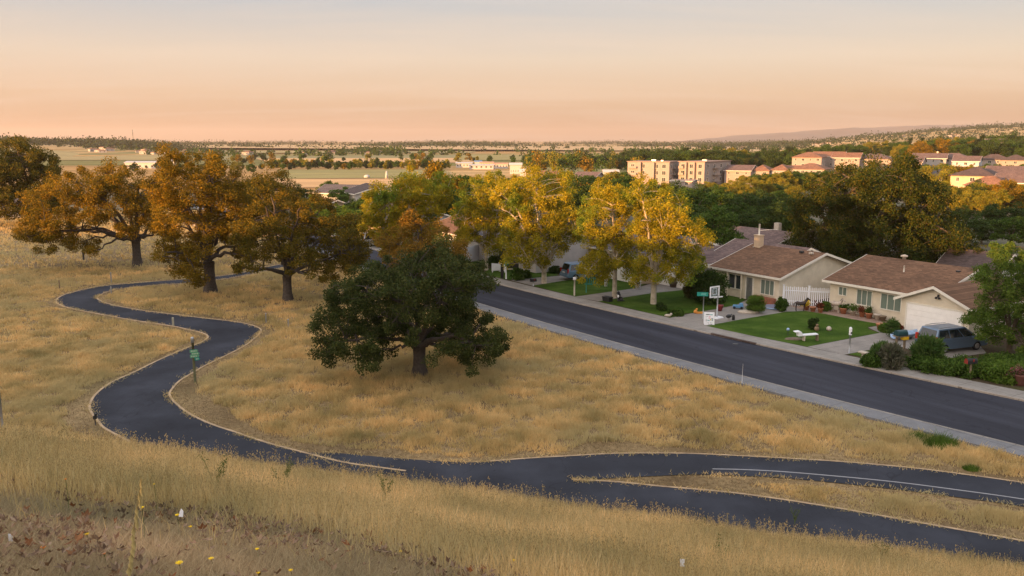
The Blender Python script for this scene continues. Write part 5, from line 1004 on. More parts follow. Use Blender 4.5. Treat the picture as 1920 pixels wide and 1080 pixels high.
field('crop_field', [(200, 283), (1420, 284), (1440, 277), (180, 277)], C_TAN, .45)
field('crop_field', [(540, 281), (1100, 280), (1000, 277.5), (500, 277.8)], C_STUB, .55)
field('crop_field', [(0, 300), (300, 300), (330, 285), (0, 286)], C_OLV, .4)
# ------------------------------------------------------------ background houses, apartments
BAY_SHADE = plain('painted_recess_shade', (.10, .07, .05), .8, .3, 2)  # dark brown that paints in the shade of recessed bays
def tower_block(label, px, ytop, D, L, Dp, rz, wall, zb=-6, cols=4, side=3, floors=3, side_mat=None):
    p = AT(px, ytop, D); c, s_ = math.cos(rz), math.sin(rz); h = House('apartment_block', label, p.x, p.y, rz, min(zb, hg(p.x, p.y) - .3), 'apartment block'); Ht = p.z - h.z - .25
    h.block(0, L, 0, Dp, Ht, 0, flat=True, ov=.8)
    for a in (L * .30, L * .62): h.w.box((a, -.45, Ht / 2), (L * .07, .9, Ht - .3))
    for f in range(floors):
        z0 = Ht - 2.6 - f * 3.0
        if z0 < 0: break
        for k in range(cols):
            xc = L * (k + .5) / cols
            if abs(xc - L * .30) < L * .06 or abs(xc - L * .62) < L * .06: xc += L * .07
            h.win(xc - .95, xc + .95, z0 - .25, z0 + 1.6, mul=1)
        for k in range(side): yc = Dp * (k + .5) / side; h.win(yc - .8, yc + .8, z0 - .1, z0 + 1.6, y=L, face='x+', mul=1)
        if f == 0:
            for a in (L * .30, L * .62): m = MB(); m.box((a + L * .055, -.03, Ht / 2), (L * .03, .08, Ht - 1.0)); m.build('painted_bay_shade', BAY_SHADE, h.t)  # flat dark strips beside the bays, shade put in as colour, no real recess
        if True:
            m = MB(); m.box((L * .13, -.6, z0 - .35), (L * .2, 1.2, .15)); m.box((L * .13, -1.17, z0 + .15), (L * .2, .06, .9)); m.build('balcony', wall, h.t)
            m = MB(); m.box((L + .6, Dp * .4, z0 - .35), (1.2, Dp * .22, .15)); m.box((L + 1.17, Dp * .4, z0 + .15), (.06, Dp * .22, .9)); m.build('balcony', wall, h.t)
    m = MB(); m.box((L * .5, Dp * .5, Ht + .55), (2, 2, .7)); m.box((L * .75, Dp * .3, Ht + .5), (1, 1, .5)); m.build('roof_unit', METAL, h.t)
    return h.done(wall, stucco('parapet_plaster', (.28, .19, .15)), trim=False)
tower_block('flat roofed apartment block, left one of the two, peach walls', 1177, 302, 400, 20, 17, R(-28), F_PINK)
tower_block('flat roofed apartment block, right one of the two, long shaded side', 1273, 302, 395, 13, 26, R(-40), F_PINK, cols=3, side=4)
h = bhouse('lower annex with brick base in front of the two apartment blocks', 1283, 336, 360, 9, 8, R(-28), F_PINK, stucco('annex_roof', (.28, .2, .15)), e=3, rise=.5)
hs = [(1390, 309, 400, 12, 12, -30, F_PINK, ROOFM, 'gabled two storey house right beside the apartment blocks', 0), (1405, 312, 405, 9, 12, -30, F_PINK, F_TILE, 'pale two storey house between the gabled house and the narrow terracotta one', 0), (1432, 309, 398, 8, 12, -30, F_PINK, F_TILE, 'narrow two storey house with terracotta roof and balcony', 1), (1492, 310, 400, 9, 12, -30, F_PINK, F_TILE, 'pink two storey house hard against the large terracotta roofed one', 0), (1468, 308, 396, 8, 12, -30, F_WHITE, F_TILE, 'white two storey house left of the large terracotta roofed one', 1),
      (1522, 306, 385, 15, 13, -35, F_WHITE, F_TILE, 'large two storey house with broad terracotta hip roof', 1), (1565, 322, 375, 9, 9, -35, W_TAN, F_TILE, 'small tiled house behind the large terracotta roofed one', 1),
      (1518, 285, 430, 14, 12, -30, F_PINK, F_TILE, 'hilltop house leftmost in the upper row', 1), (1556, 284, 440, 15, 12, -30, F_PINK, F_TILE, 'hilltop house with square stair tower in the upper row', 0), (1590, 286, 432, 13, 12, -30, F_PINK, F_TILE, 'long hilltop house with red tiled gable in the upper row', 0), (1640, 288, 430, 17, 12, -30, F_PINK, ROOFM, 'hilltop house at the right end of the lit row, wide mauve roof', 1),
      (1708, 293, 415, 12, 11, -35, F_PINK, ROOFM, 'house with shaded mauve gable just right of the dome tree top', 0), (1745, 287, 430, 15, 11, -30, F_WHITE, ROOFM, 'long mauve roofed house with chimney on the right slope', 0), (1790, 287, 430, 15, 11, -35, F_WHITE, ROOFM, 'mauve and blue roofed house, next after the long one', 1), (1815, 292, 410, 11, 11, -35, W_BLUE, ROOFM, 'small bluish gabled house among trees at the right', 0),
      (1865, 289, 420, 14, 11, -30, F_PINK, ROOFD, 'dark roofed low house at the far right among trees', 1), (1905, 290, 415, 12, 11, -30, F_PINK, ROOFD, 'dark roofed house at the right edge of the upper row', 1),
      (1737, 317, 300, 13, 10, -35, W_GREY, ROOFG, 'grey roofed house right behind the dome tree', 0), (1833, 313, 262, 12, 11, -40, W_TAN, ROOFD, 'tan house with dark pointed hip roof', 1), (1800, 323, 280, 9, 9, -40, W_GREY, ROOFG, 'low grey roofed house left of the pointed hip roof', 0), (1858, 330, 240, 11, 9, -40, F_PINK, F_TILE, 'apricot lit two storey house below the pointed hip roof', 1),
      (1895, 311, 265, 12, 11, -40, F_WHITE, ROOFM, 'pale gabled house at the right edge', 0), (1905, 325, 245, 9, 9, -40, F_WHITE, ROOFM, 'white house low at the right edge below the pale gabled one', 0), (1420, 344, 300, 12, 10, -30, F_WHITE, ROOFM, 'white lower storey house below the gabled houses', 0), (1600, 290, 470, 12, 10, -30, F_WHITE, F_TILE, 'roof just above the long hilltop house', 1),
      (1825, 262, 640, 24, 14, -20, F_WHITE, F_TILE, 'broad pale building on the far ridge at the right', 1), (1868, 260, 650, 14, 12, -20, F_PINK, ROOFM, 'gabled building on the far ridge near the right edge', 0)]
for px, py, D, L, Dp, rz, wl_, rf, lb, hip in hs: bhouse(lb, px, py, D, L, Dp, R(rz), wl_, rf, two=D > 230 and D < 600 and 'low' not in lb, hip=bool(hip), chim=(hip == 0 and 'chimney' in lb), rise=2.5)
bhouse('pale gabled house between the golden trees and the vineyard', 1105, 322, 330, 9, 9, R(-30), F_PINK, ROOFM); bhouse('small peach house behind the top of the tallest golden tree', 1030, 320, 330, 8, 8, R(-25), F_PINK, F_TILE)
# industrial sheds
def shed(label, px0, px1, ytop, ybot, D, wall, roof, rz=0):
    a = AT(px0, ytop, D); b_ = AT(px1, ytop, D); L = b_.x - a.x; g0 = hg(a.x, D); e = max(3, a.z - g0); h = House('warehouse', label, a.x, D, rz, g0, 'warehouse'); h.block(0, L, 0, L * .45, e * .8, e * .2); [h.win(L * (k + .3) / 5, L * (k + .7) / 5, 1, 2.4) for k in range(5)]; return h.done(wall, roof, trim=False)
RW = plain('white_sheet_roof', (.42, .41, .40), .6, .1); RS = plain('tan_sheet_roof', (.45, .26, .17), .7, .2)
shed('long white roofed warehouse behind the leftmost amber oaks', 233, 290, 302, 316, 620, W_WHITE, RW)
shed('white roofed warehouse in the plain left of centre, left end', 855, 885, 304, 312, 640, W_WHITE, RW); shed('long low white warehouse in the middle of the plain', 880, 925, 308, 314, 600, W_WHITE, RW); shed('orange roofed warehouse in the plain', 900, 925, 303, 308, 660, W_TAN, RS); shed('tan warehouse right of the long white one', 925, 952, 305, 312, 620, W_WHITE, RS); shed('white block building right of the warehouses', 956, 978, 305, 318, 520, W_WHITE, RW); shed('blue roofed shed left of the long white warehouse', 890, 903, 301, 306, 680, W_BLUE, P_BLUE)
shed('dark shed under a pale roof left of the apartment blocks', 1132, 1160, 318, 326, 420, W_GREY, RW); shed('pale cube house just left of the apartment blocks', 1146, 1163, 327, 335, 330, W_PINK, RS); shed('white shed seen between golden tree tops', 975, 990, 316, 322, 380, W_WHITE, RW)
for px, D, hpx, lb in ((321, 620, 295, 'white silo, left of the pair beside the amber oak top'), (326, 625, 296, 'white silo, right of the pair beside the amber oak top')):
    a = AT(px, hpx, D); g0 = hg(a.x, D); m = MB(); m.lathe([(1.0, 0), (1.0, a.z - g0 - 1), (.3, a.z - g0)], 14); single(m, 'silo', RW, lb, 'silo', (a.x, D, g0))
# white markers in the vineyard margin
for px, py, lb in ((688, 331, 'small white tank at the edge of the vineyard'), (725, 332, 'white pillar at the edge of the vineyard')):
    b = G(px, py + 3, -5); m = MB(); m.lathe([(1.6, 0), (1.6, 1.2), (.6, 1.8)] if 'tank' in lb else [(.9, 0), (.6, 2.5), (.3, 4)], 10); single(m, 'field_marker', RW, lb, 'tank' if 'tank' in lb else 'pillar', (b.x, b.y, hg(b.x, b.y)))
# radio mast
a = AT(248, 243, 2000); g0 = hg(a.x, 2000); Hm = a.z - g0; t = thing('radio_mast', 'thin lattice radio mast on the horizon at the left', 'mast', (a.x, 2000, g0)); m = MB()
for k in range(3):
    an = k * 2.094; m.tube([(1.6 * math.cos(an), 1.6 * math.sin(an), 0), (.5 * math.cos(an), .5 * math.sin(an), Hm)], .28, 4)
for i in range(14):
    z0, z1 = Hm * i / 14, Hm * (i + 1) / 14; r0, r1 = 1.6 - 1.1 * i / 14, 1.6 - 1.1 * (i + 1) / 14
    for k in range(3): a0 = k * 2.094; a1 = (k + 1) * 2.094; m.tube([(r0 * math.cos(a0), r0 * math.sin(a0), z0), (r1 * math.cos(a1), r1 * math.sin(a1), z1)], .15, 3)
m.build('lattice', METAL, t); m = MB(); m.lathe([(1.3, 0), (1.3, 3), (1.0, 3.2)], 8, (0, 0, Hm * .82)); m.lathe([(1.2, 0), (1.2, 2)], 8, (0, 0, Hm * .6)); m.build('antenna_drum', RW, t)
# ------------------------------------------------------------ trees behind
ADJ = {'green': 'mid green', 'green2': 'broad green', 'dark': 'dark rounded', 'dark2': 'dark spreading', 'bright': 'light green', 'yellow': 'yellow green', 'yellow2': 'spreading yellow', 'conifer': 'pointed conifer', 'amber': 'rusty amber', 'syc': 'slim golden'}
def rowtrees(n, x0, x1, y0, y1, D0_, D1_, kinds, label, group, wide=(.85, 1.2), seed=0, ylin=None):
    r = random.Random(seed)
    for i in range(n):
        px = x0 + (x1 - x0) * (i + r.uniform(.1, .9)) / n; D = r.uniform(D0_, D1_); yy = r.uniform(y0, y1) if ylin is None else ylin(px) + r.uniform(y0, y1)
        part = ['leftmost end', 'left end', 'left part', 'left of middle', 'middle', 'right of middle', 'right part', 'right end', 'rightmost end'][min(8, int(9 * (px - x0) / (x1 - x0)))]; kd = r.choice(kinds)
        place(kd, px, yy, D, ADJ[kd] + ' tree, ' + (part + ' of' if 'middle' not in part or part == 'middle' else part + ' in') + ' the ' + label, group, r.uniform(*wide) * (1.0))
GB = 'trees in the green belt behind the street houses'
for px, yt, D, k, lb, wd in [(815, 302, 150, 'amber', 'round rust brown tree rising above the golden trees left of centre', 1.0), (1062, 318, 160, 'amber', 'round olive tree above the gap between the golden trees', 1.1), (870, 320, 165, 'green', 'fresh green tree between the rust tree and the golden trees', 1.2), (905, 322, 160, 'green2', 'green wide tree behind the forked street tree', 1.0), (940, 326, 150, 'green', 'green tree right behind the narrow yellow street tree', 1.0), (850, 345, 140, 'green', 'green tree behind the leftmost golden tree', 1.2),
                            (1100, 330, 150, 'dark', 'dark tree filling the gap left of the golden pair', 1.1), (1240, 335, 160, 'dark2', 'dark tree behind the wide street tree', 1.2), (1345, 375, 108, 'green2', 'big green tree left of the mauve chimney house', 1.0), (1300, 345, 140, 'green', 'green tree right of the wide street tree', 1.2), (1480, 395, 128, 'bright', 'bright green narrow tree above the mauve roofs', 1.7), (1390, 360, 150, 'dark', 'tall dark tree in the middle of the belt', 1.3), (1440, 355, 155, 'dark2', 'wide dark tree right of the middle of the belt', 1.2),
                            (1755, 330, 205, 'yellow', 'yellow green tree right beside the dome tree', 1.2), (1800, 345, 190, 'yellow2', 'second yellow green tree right of the dome tree', 1.2), (1870, 350, 180, 'yellow', 'yellow tree below the pale gabled houses at the right', 1.2), (1820, 385, 150, 'dark', 'dark tree under the yellow ones at the right', 1.3), (1890, 375, 140, 'dark2', 'dark broad tree at the right edge above the leafy tree', 1.3), (1910, 400, 120, 'green', 'green tree right above the leafy edge tree', 1.2), (1855, 405, 125, 'dark', 'dark tree between dome tree and edge tree', 1.2), (1780, 400, 120, 'dark2', 'dark shadowed tree at the right foot of the dome tree', 1.2),
                            (615, 335, 260, 'green', 'dark green round tree in front of the stubble field', 1.1), (635, 348, 200, 'bright', 'tall feathery light green tree under the stubble field', 1.5), (664, 392, 132, 'bright', 'bright green tree above the street end', 2.1), (640, 380, 150, 'green2', 'broad green tree behind the end of the street', 1.5), (690, 408, 128, 'green', 'rounded green tree between the street end and first golden tree', 1.4), (690, 362, 175, 'green', 'green tree below the grey roof in the left middle', 1.2), (720, 350, 180, 'green2', 'green tree left of the first golden tree', 1.0), (600, 390, 140, 'bright', 'bright green low tree right of the dark oak', 1.2), (585, 362, 165, 'dark2', 'dark tree between the oaks and the bright green tree', 1.2), (625, 385, 150, 'green', 'mid green tree in the left middle cluster', 1.2), (655, 372, 165, 'dark', 'dark tree below the grey roofs', 1.0), (700, 400, 135, 'green2', 'green tree beside the street end', 1.0), (560, 345, 200, 'dark', 'dark tree right behind the oak group', 1.1),
                            (28, 392, 172, 'green', 'small green tree in front of the white house at the left', 1.1), (715, 425, 120, 'green', 'low green tree at the foot of the first golden tree', 1.1)]:
    place(k, px, yt, D, lb, None, wd)
LB = 'shaded belt behind the mauve roofs'
rowtrees(16, 1250, 1500, 372, 398, 125, 150, ['dark', 'dark2', 'green', 'dark'], LB + ', front row', GB, (1.0, 1.35), 1)
rowtrees(16, 1240, 1520, 342, 366, 160, 230, ['dark', 'green', 'green2', 'dark2'], LB + ', back row', GB, (1.0, 1.3), 2)
rowtrees(12, 1330, 1500, 332, 346, 250, 330, ['yellow', 'amber', 'green', 'yellow2'], 'sunlit row below the lit houses', 'sunlit trees below the hill houses', (1.0, 1.4), 3)
rowtrees(12, 840, 1180, 330, 345, 170, 230, ['green', 'green2', 'dark', 'yellow'], 'green row just behind the golden street trees', 'trees behind the golden street trees', (1.0, 1.3), 4)
rowtrees(12, 560, 740, 360, 390, 140, 220, ['green', 'bright', 'dark', 'green2'], 'shaded cluster right of the oaks', 'shaded trees in the left middle', (1.0, 1.4), 5)
def tree_mass(name, label, items, leafs, seed):
    """many small far trees in one object: every tree its own little crown of clumps"""
    g = np.random.default_rng(seed); C = []; Rd = []; M = []
    for px, yt, D in items:
        b = AT(px, 300, D); zg = hg(b.x, D); h = max(3, AT(px, yt, D).z - zg); w_ = h * g.uniform(.32, .55); mi = int(g.integers(len(leafs)))
        for _ in range(7):
            a = g.random() * 6.28; z = g.uniform(.28, .88); r = w_ * (1 - abs(z - .45) * 1.3) * g.random(); C.append((b.x + math.cos(a) * r, D + math.sin(a) * r, zg + z * h)); Rd.append(h * g.uniform(.15, .25)); M.append(mi)
    M = np.repeat(np.array(M), 60); return tag(npmesh(name, leafquads(np.array(C), np.array(Rd), 60, .95, .8, .85, 0, g), 4, leafs, mi=M), label, 'woodland', None, 'stuff')
g_ = np.random.default_rng(6)
tree_mass('tree_row', 'continuous row of small trees along the far side of the vineyard', [(505 + 335 * (i + g_.random()) / 75, g_.uniform(297, 307), g_.uniform(575, 650)) for i in range(75)], [L_GREEN, L_YEL, L_OAKAMB, L_DARK, L_CON], 61)
tree_mass('tree_belt', 'loose belt of trees and scrub between the warehouses and the apartment blocks', [(985 + 215 * (i + g_.random()) / 110, g_.uniform(282, 302), g_.uniform(500, 760)) for i in range(110)] + [(g_.uniform(300, 1180), g_.uniform(286, 297), g_.uniform(680, 900)) for i in range(70)], [L_GREEN, L_OAKAMB, L_DARK, L_YEL, L_CON], 62)
rowtrees(56, 1180, 1520, 274, 288, 470, 620, ['green', 'dark', 'yellow', 'conifer', 'green2', 'dark2'], 'long belt behind the apartment blocks', 'tree belt behind the apartment blocks', (1.0, 1.5), 8)
rowtrees(40, 1480, 1920, -6, 8, 520, 700, ['green', 'dark', 'yellow', 'conifer', 'green2'], 'skyline belt behind the hilltop houses', 'tree belt behind the hilltop houses', (1.0, 1.5), 9, ylin=lambda p: 276 - (p - 1480) * .055)
rowtrees(30, 1690, 1930, 258, 276, 480, 600, ['green', 'yellow', 'amber', 'dark'], 'right hand slope above the houses', 'trees on the right hand slope', (1.0, 1.5), 10)
rowtrees(26, 1690, 1930, 302, 322, 280, 380, ['green', 'yellow', 'yellow2', 'amber', 'green2'], 'row between upper and lower houses, right', 'trees among the right hand houses', (1.0, 1.4), 11)
rowtrees(18, 1720, 1930, 326, 356, 190, 240, ['yellow', 'yellow2', 'amber', 'dark'], 'golden lit row below the lower houses, right', 'trees below the right hand houses', (1.0, 1.4), 12)
rowtrees(16, 200, 520, 300, 312, 520, 620, ['green', 'dark', 'yellow'], 'plain seen above the amber oaks', 'trees above the amber oaks', (.9, 1.4), 13)
rowtrees(12, 120, 560, 345, 390, 200, 260, ['dark', 'green', 'dark2'], 'row behind the amber oaks', 'trees behind the amber oaks', (1.1, 1.6), 14)
rowtrees(26, 1395, 1640, 316, 332, 335, 372, ['green', 'yellow', 'green2', 'amber', 'dark'], 'hillside row below the terracotta houses', 'trees on the slope below the terracotta houses', (1.1, 1.6), 15)
rowtrees(14, 1000, 1180, 318, 334, 240, 330, ['green', 'yellow', 'dark', 'green2'], 'row left of the apartment blocks', 'trees in front of the plain left of the apartments', (1.0, 1.5), 16)
rowtrees(20, 1400, 1610, 319, 328, 340, 365, ['green', 'yellow', 'green2', 'dark'], 'upper hillside row below terracotta houses', 'trees on the slope below the terracotta houses', (1.0, 1.5), 25)
# far-off woods, one mass each
def woods(name, label, x0, x1, Y0, Y1, n, hmin, hmax, leaf, seed, hfun=None):
    g = np.random.default_rng(seed); px = g.uniform(x0, x1, n); Y = Y0 + (Y1 - Y0) * g.random(n) ** .55; X = (px - 960) / 1576 * Y
    X = X + g.normal(size=n) * 0; base = hgt(X, Y); hh = g.uniform(hmin, hmax, n)
    pat = np.sin(X * .007 + seed) + np.sin(X * .019 + Y * .013) * .8 + g.normal(size=n) * .5; keep = pat > -.3; hh = hh * np.clip(.8 + .35 * pat, .4, 1.6); X, Y, base, hh = X[keep], Y[keep], base[keep], hh[keep]
    C = np.stack([X, Y, base + hh * .5], 1); rad = hh * .75
    o = npmesh(name, leafquads(C, rad, 22, 3.4, 3.0, .72, 0, g), 4, leaf); tag(o, label, 'woodland', None, 'stuff'); return o
woods('distant_woodland', 'hazy wooded rise along the horizon at the left', -150, 520, 1400, 1900, 1300, 7, 13, L_CON, 1)
woods('distant_woodland', 'scattered trees on the far left plain below the wooded rise', 150, 760, 1000, 1500, 420, 5, 10, L_DARK, 2)
woods('distant_woodland', 'dark hazy tree line along the middle horizon', -200, 2100, 1500, 3300, 4200, 7, 16, L_CON, 3)
woods('distant_woodland', 'farthest thin tree line under the sky', -200, 2100, 3600, 5200, 4200, 8, 18, L_CON, 4)
woods('distant_woodland', 'scattered scrub trees on the far plain in the middle', 700, 1300, 800, 1500, 260, 5, 10, L_DARK, 5)
woods('distant_woodland', 'tree dotted slope under the hazy hills at the right', 1300, 2050, 1100, 2400, 420, 5, 10, L_CON, 6)
# tiny far houses
fh = House('farm_house', 'x', 0, 0, 0, 0, 'house'); fh.hip(0, 14, 0, 10, 4.2, 1.6); fh.win(2, 4, 1, 2.6); fh.win(9, 11, 1, 2.6); ft = fh.done(F_WHITE, F_TILE, False)
rr_ = random.Random(4); first = True
for i in range(90):
    if i < 38: px, Y, lb, gp = rr_.uniform(180, 760), rr_.uniform(1150, 1550), 'tiny pale house in the hazy suburb on the left plain', 'far houses on the left plain'
    elif i < 64: px, Y, lb, gp = rr_.uniform(760, 1900), rr_.uniform(1900, 2300), 'tiny pale house in front of the middle horizon tree line', 'far houses on the horizon'
    else: px, Y, lb, gp = rr_.uniform(1000, 1500), rr_.uniform(640, 900), 'small farm house among trees on the plain right of centre', 'farm houses right of centre'
    X = (px - 960) / 1576 * Y; o = ft if first else dup(ft, (0, 0, 0)); first = False
    o.location = (X, Y, hg(X, Y)); o.rotation_euler = (0, 0, rr_.uniform(-.8, .8)); s_ = rr_.uniform(.6, 1.0) * (1 if Y > 1000 else .6); o.scale = (s_, s_, s_); tag(o, lb, 'house', gp)
# ------------------------------------------------------------ mountains
def ridge(name, Y, depth, prof, mat, seed):
    """prof: (px, py) skyline; a solid range with its own depth"""
    xs = np.linspace(prof[0][0], prof[-1][0], 220); ys = np.interp(xs, [p[0] for p in prof], [p[1] for p in prof]); g = np.random.default_rng(seed)
    ys = ys + sum(np.sin(xs * f + g.random() * 6) * a for f, a in ((.03, .6), (.09, .35), (.23, .2)))
    V = []; rows = 16
    for j in range(rows + 1):
        u = j / rows * 2 - 1; yy = Y + u * depth
        for k, x in enumerate(xs):
            top = AT(x, ys[k], Y); hgt_ = max(0, top.z + 5); f = math.cos(u * math.pi / 2) ** 1.2 * (1 + .12 * math.sin(x * .05 + u * 5)) if abs(u) < 1 else 0
            if abs(u) < .05: f = 1
            V.append((top.x * (1 + u * depth / Y * .5), yy, -6 + hgt_ * min(f, 1)))
    n = len(xs); Fc = [(j * n + k, j * n + k + 1, (j + 1) * n + k + 1, (j + 1) * n + k) for j in range(rows) for k in range(n - 1)]
    m = MB(); m.add(V, Fc, True); o = m.build(name, mat); tag(o, kind='structure'); return o
MTN = plain('mountain_scrub', (.13, .11, .10), .95, .25, .002); HILL = plain('dry_hill', (.40, .26, .15), .95, .3, .004)
ridge('mountains', 9000, 1800, [(1290, 264), (1400, 252), (1500, 247), (1600, 239), (1700, 237), (1760, 234), (1850, 236), (1960, 235), (2100, 240), (2300, 250)], MTN, 1)
ridge('hills', 4200, 900, [(1500, 266), (1600, 256), (1700, 249), (1800, 244), (1900, 239), (2000, 236), (2200, 240)], HILL, 2)
# ------------------------------------------------------------ grass
def grassblade(name, cols, trans=.35, patch=None):
    m = leafmat(name, cols, trans, patch); return m
G_STRAW = leafmat('straw_blades', [(.66, .47, .22), (.87, .66, .35), (.76, .54, .26), (.94, .76, .45), (.34, .235, .11)], .6)
G_MID = leafmat('field_grass_blades', [(.66, .465, .215), (.80, .58, .29), (.71, .50, .23), (.88, .68, .36), (.51, .355, .155)], .5, ((.52, .43, .22), .07))
G_GREEN = leafmat('green_weed_blades', [(.08, .12, .03), (.12, .16, .04), (.16, .17, .05)], .3)
G_BROWN = leafmat('brown_thatch', [(.16, .105, .06), (.26, .18, .10), (.34, .24, .15), (.12, .08, .05)], .2)
def insideview(X, Y, m=.04): return np.abs(X) < Y * (.63 + m)
def noise2(X, Y, seed, f):
    g = np.random.default_rng(seed); v = np.zeros_like(X)
    for k in range(7): a = g.random() * 6.28; ff = f * (1.35 ** k); v += np.sin(X * math.cos(a) * ff + Y * math.sin(a) * ff + g.random() * 6.28) / (1.15 ** k)
    return v / 3.2
def blades(name, X, Y, Z, h, wd, lean, mat, segs=2, g=None, label=None, cat='grass', kind='stuff', az=None):
    """curved ribbons; X,Y,Z base positions"""
    g = g or rng; n = len(X); a = g.random(n) * 6.283 if az is None else az + g.normal(size=n) * .8; fa = np.arctan2(X, Y) + g.normal(size=n) * .5   # blade face roughly any way
    dx, dy = np.cos(a) * lean, np.sin(a) * lean; sx, sy = np.cos(fa) * wd * .5, -np.sin(fa) * wd * .5
    V = []; ts = np.linspace(0, 1, segs + 1)
    rows = []
    for t in ts:
        w_ = (1 - t * .92); cx = X + dx * t * t; cy = Y + dy * t * t; cz = Z + h * t * (1 - .12 * t)
        rows.append((np.stack([cx - sx * w_, cy - sy * w_, cz], 1), np.stack([cx + sx * w_, cy + sy * w_, cz], 1)))
    me_v = np.concatenate([np.stack([r[0], r[1]], 1) for r in rows], 1).reshape(n, -1, 3)   # n,(segs+1)*2,3
    k = (segs + 1) * 2; Vv = me_v.reshape(-1, 3); base = (np.arange(n) * k)[:, None]
    fq = np.concatenate([base + np.array([[2 * s, 2 * s + 1, 2 * s + 3, 2 * s + 2]]) for s in range(segs)], 0)
    me = bpy.data.meshes.new(name); me.vertices.add(len(Vv)); me.vertices.foreach_set('co', Vv.astype(np.float32).ravel())
    me.loops.add(fq.size); me.loops.foreach_set('vertex_index', fq.astype(np.int32).ravel()); me.polygons.add(len(fq)); me.polygons.foreach_set('loop_start', np.arange(0, fq.size, 4, dtype=np.int32))
    me.materials.append(mat); me.update(calc_edges=True); o = bpy.data.objects.new(name, me); COL.objects.link(o)
    if label: tag(o, label, cat)
    if kind: o['kind'] = kind
    return o, (X + dx, Y + dy, Z + h * .88)
def pathdist(X, Y):
    d = np.full(X.shape, 1e9); P = PATHPTS
    for i in range(0, len(P), 1): d = np.minimum(d, (X - P[i, 0]) ** 2 + (Y - P[i, 1]) ** 2)
    return np.sqrt(d)
from mathutils.geometry import tessellate_polygon
def inpoly(X, Y, P):
    P = np.asarray(P); c = np.zeros(X.shape, bool); j = len(P) - 1
    for i in range(len(P)):
        xi, yi = P[i]; xj, yj = P[j]; t = ((yi > Y) != (yj > Y)); 
        with np.errstate(divide='ignore', invalid='ignore'): q = (xj - xi) * (Y - yi) / (yj - yi) + xi
        c ^= t & (X < q); j = i
    return c
ISL = np.concatenate([up_low, low_up[::-1]])
def field_samples(n, Y0, Y1, seed, p=1.0):
    g = np.random.default_rng(seed); Y = Y0 + (Y1 - Y0) * g.random(n) ** p; X = (g.random(n) * 2 - 1) * .72 * Y
    return X, Y, g
sk = near_out(np.arange(-75, 190, 1.0), 1.65)
def left_of_street(X, Y, m=0):
    xs = np.interp(Y, sk[:, 1], sk[:, 0]); return X < xs - m
def make_field(n, Y0, Y1, seed, hmin, hmax, wd, per, label, p=1.0):
    X, Y, g = field_samples(n, Y0, Y1, seed, p)
    ok = left_of_street(X, Y, .3) & ~inpoly(X, Y, outl) & ~inpoly(X, Y, fork); X, Y = X[ok], Y[ok]
    ok = hgt(X, Y) < 2.2 if False else np.ones(len(X), bool)
    d = pathdist(X, Y); vw = .75 + .5 * noise2(X, Y, 3, .5) + 1.3 * (sm(-9, -6, X) * 0 + np.exp(-(((X + 19) / 5) ** 2 + ((Y - 46) / 6) ** 2))) + 1.0 * np.exp(-(((X - 2) / 9) ** 2 + ((Y - 42.5) / 2.5) ** 2)); ok = d > np.clip(vw, .3, 3); X, Y, d, vw = X[ok], Y[ok], d[ok], vw[ok]
    clump = noise2(X, Y, 9, 1.9); big = noise2(X, Y, 5, .16)
    keep = g.random(len(X)) < np.clip(.68 + .8 * clump + .15 * big, .12, 1); X, Y, d, clump, big = X[keep], Y[keep], d[keep], clump[keep], big[keep]
    h = g.uniform(hmin, hmax, len(X)) * np.clip(.85 + .6 * clump + .15 * big, .3, 1.6) * np.clip((d - .2) / 1.4, .35, 1)
    X = np.repeat(X, per) + g.normal(size=len(X) * per) * .09; Y = np.repeat(Y, per) + g.normal(size=len(Y) * per) * .09; h = np.repeat(h, per) * g.uniform(.65, 1.1, len(X))
    Z = hgt(X, Y) - .01; return blades('dry_grass', X, Y, Z, h, wd * g.uniform(.7, 1.3, len(X)), h * g.uniform(.15, .7, len(X)), G_MID, 2, g, label)
make_field(150000, 31, 62, 101, .28, .48, .035, 5, 'golden dry grass between the lower path and the solitary oak')
make_field(140000, 58, 100, 102, .30, .5, .055, 4, 'golden dry grass around the winding path bends')
make_field(100000, 96, 200, 103, .30, .55, .11, 3, 'golden dry grass of the far field under the amber oaks', .8)
# short brown thatch on the mown verges
X, Y, g = field_samples(260000, 30, 100, 104, .9); ok = left_of_street(X, Y, .05) & ~inpoly(X, Y, outl) & ~inpoly(X, Y, fork); X, Y = X[ok], Y[ok]; d = pathdist(X, Y); ok = (d < 2.6) & (d > .18) & (hgt(X, Y) < 1.5); X, Y = X[ok], Y[ok]
blades('mown_grass', X, Y, hgt(X, Y) - .01, g.uniform(.04, .13, len(X)), .03, g.uniform(.02, .12, len(X)), G_BROWN, 1, g, 'short brown mown grass strip along the path edges')
# loose straw creeping over the path edging and over the outer edge of the kerb strip
g = np.random.default_rng(55); E_ = np.repeat(np.concatenate([resample(left_edge, 900), resample(right_edge, 900), resample(low_up, 200), resample(up_top, 250), resample(up_low, 200)]), 9, 0); E_ = E_ + g.normal(size=E_.shape) * .17; X, Y = E_[:, 0], E_[:, 1]; ok = noise2(X, Y, 61, 1.2) + g.normal(size=len(X)) * .4 > .1; X, Y = X[ok], Y[ok]; h_ = g.uniform(.02, .16, len(X))
blades('loose_straw', X, Y, hgt(X, Y) + .03, h_, .035, g.uniform(.05, .22, len(X)), G_MID, 1, g, 'loose straw and grass tufts creeping over the path edging')
E_ = np.repeat(near_out(np.arange(-50, 120, .25)), 7, 0) + g.normal(size=(680 * 7, 2)) * .16; X, Y = E_[:, 0], E_[:, 1]; ok = noise2(X, Y, 62, .9) > -.1; X, Y = X[ok], Y[ok]; h_ = g.uniform(.05, .3, len(X))
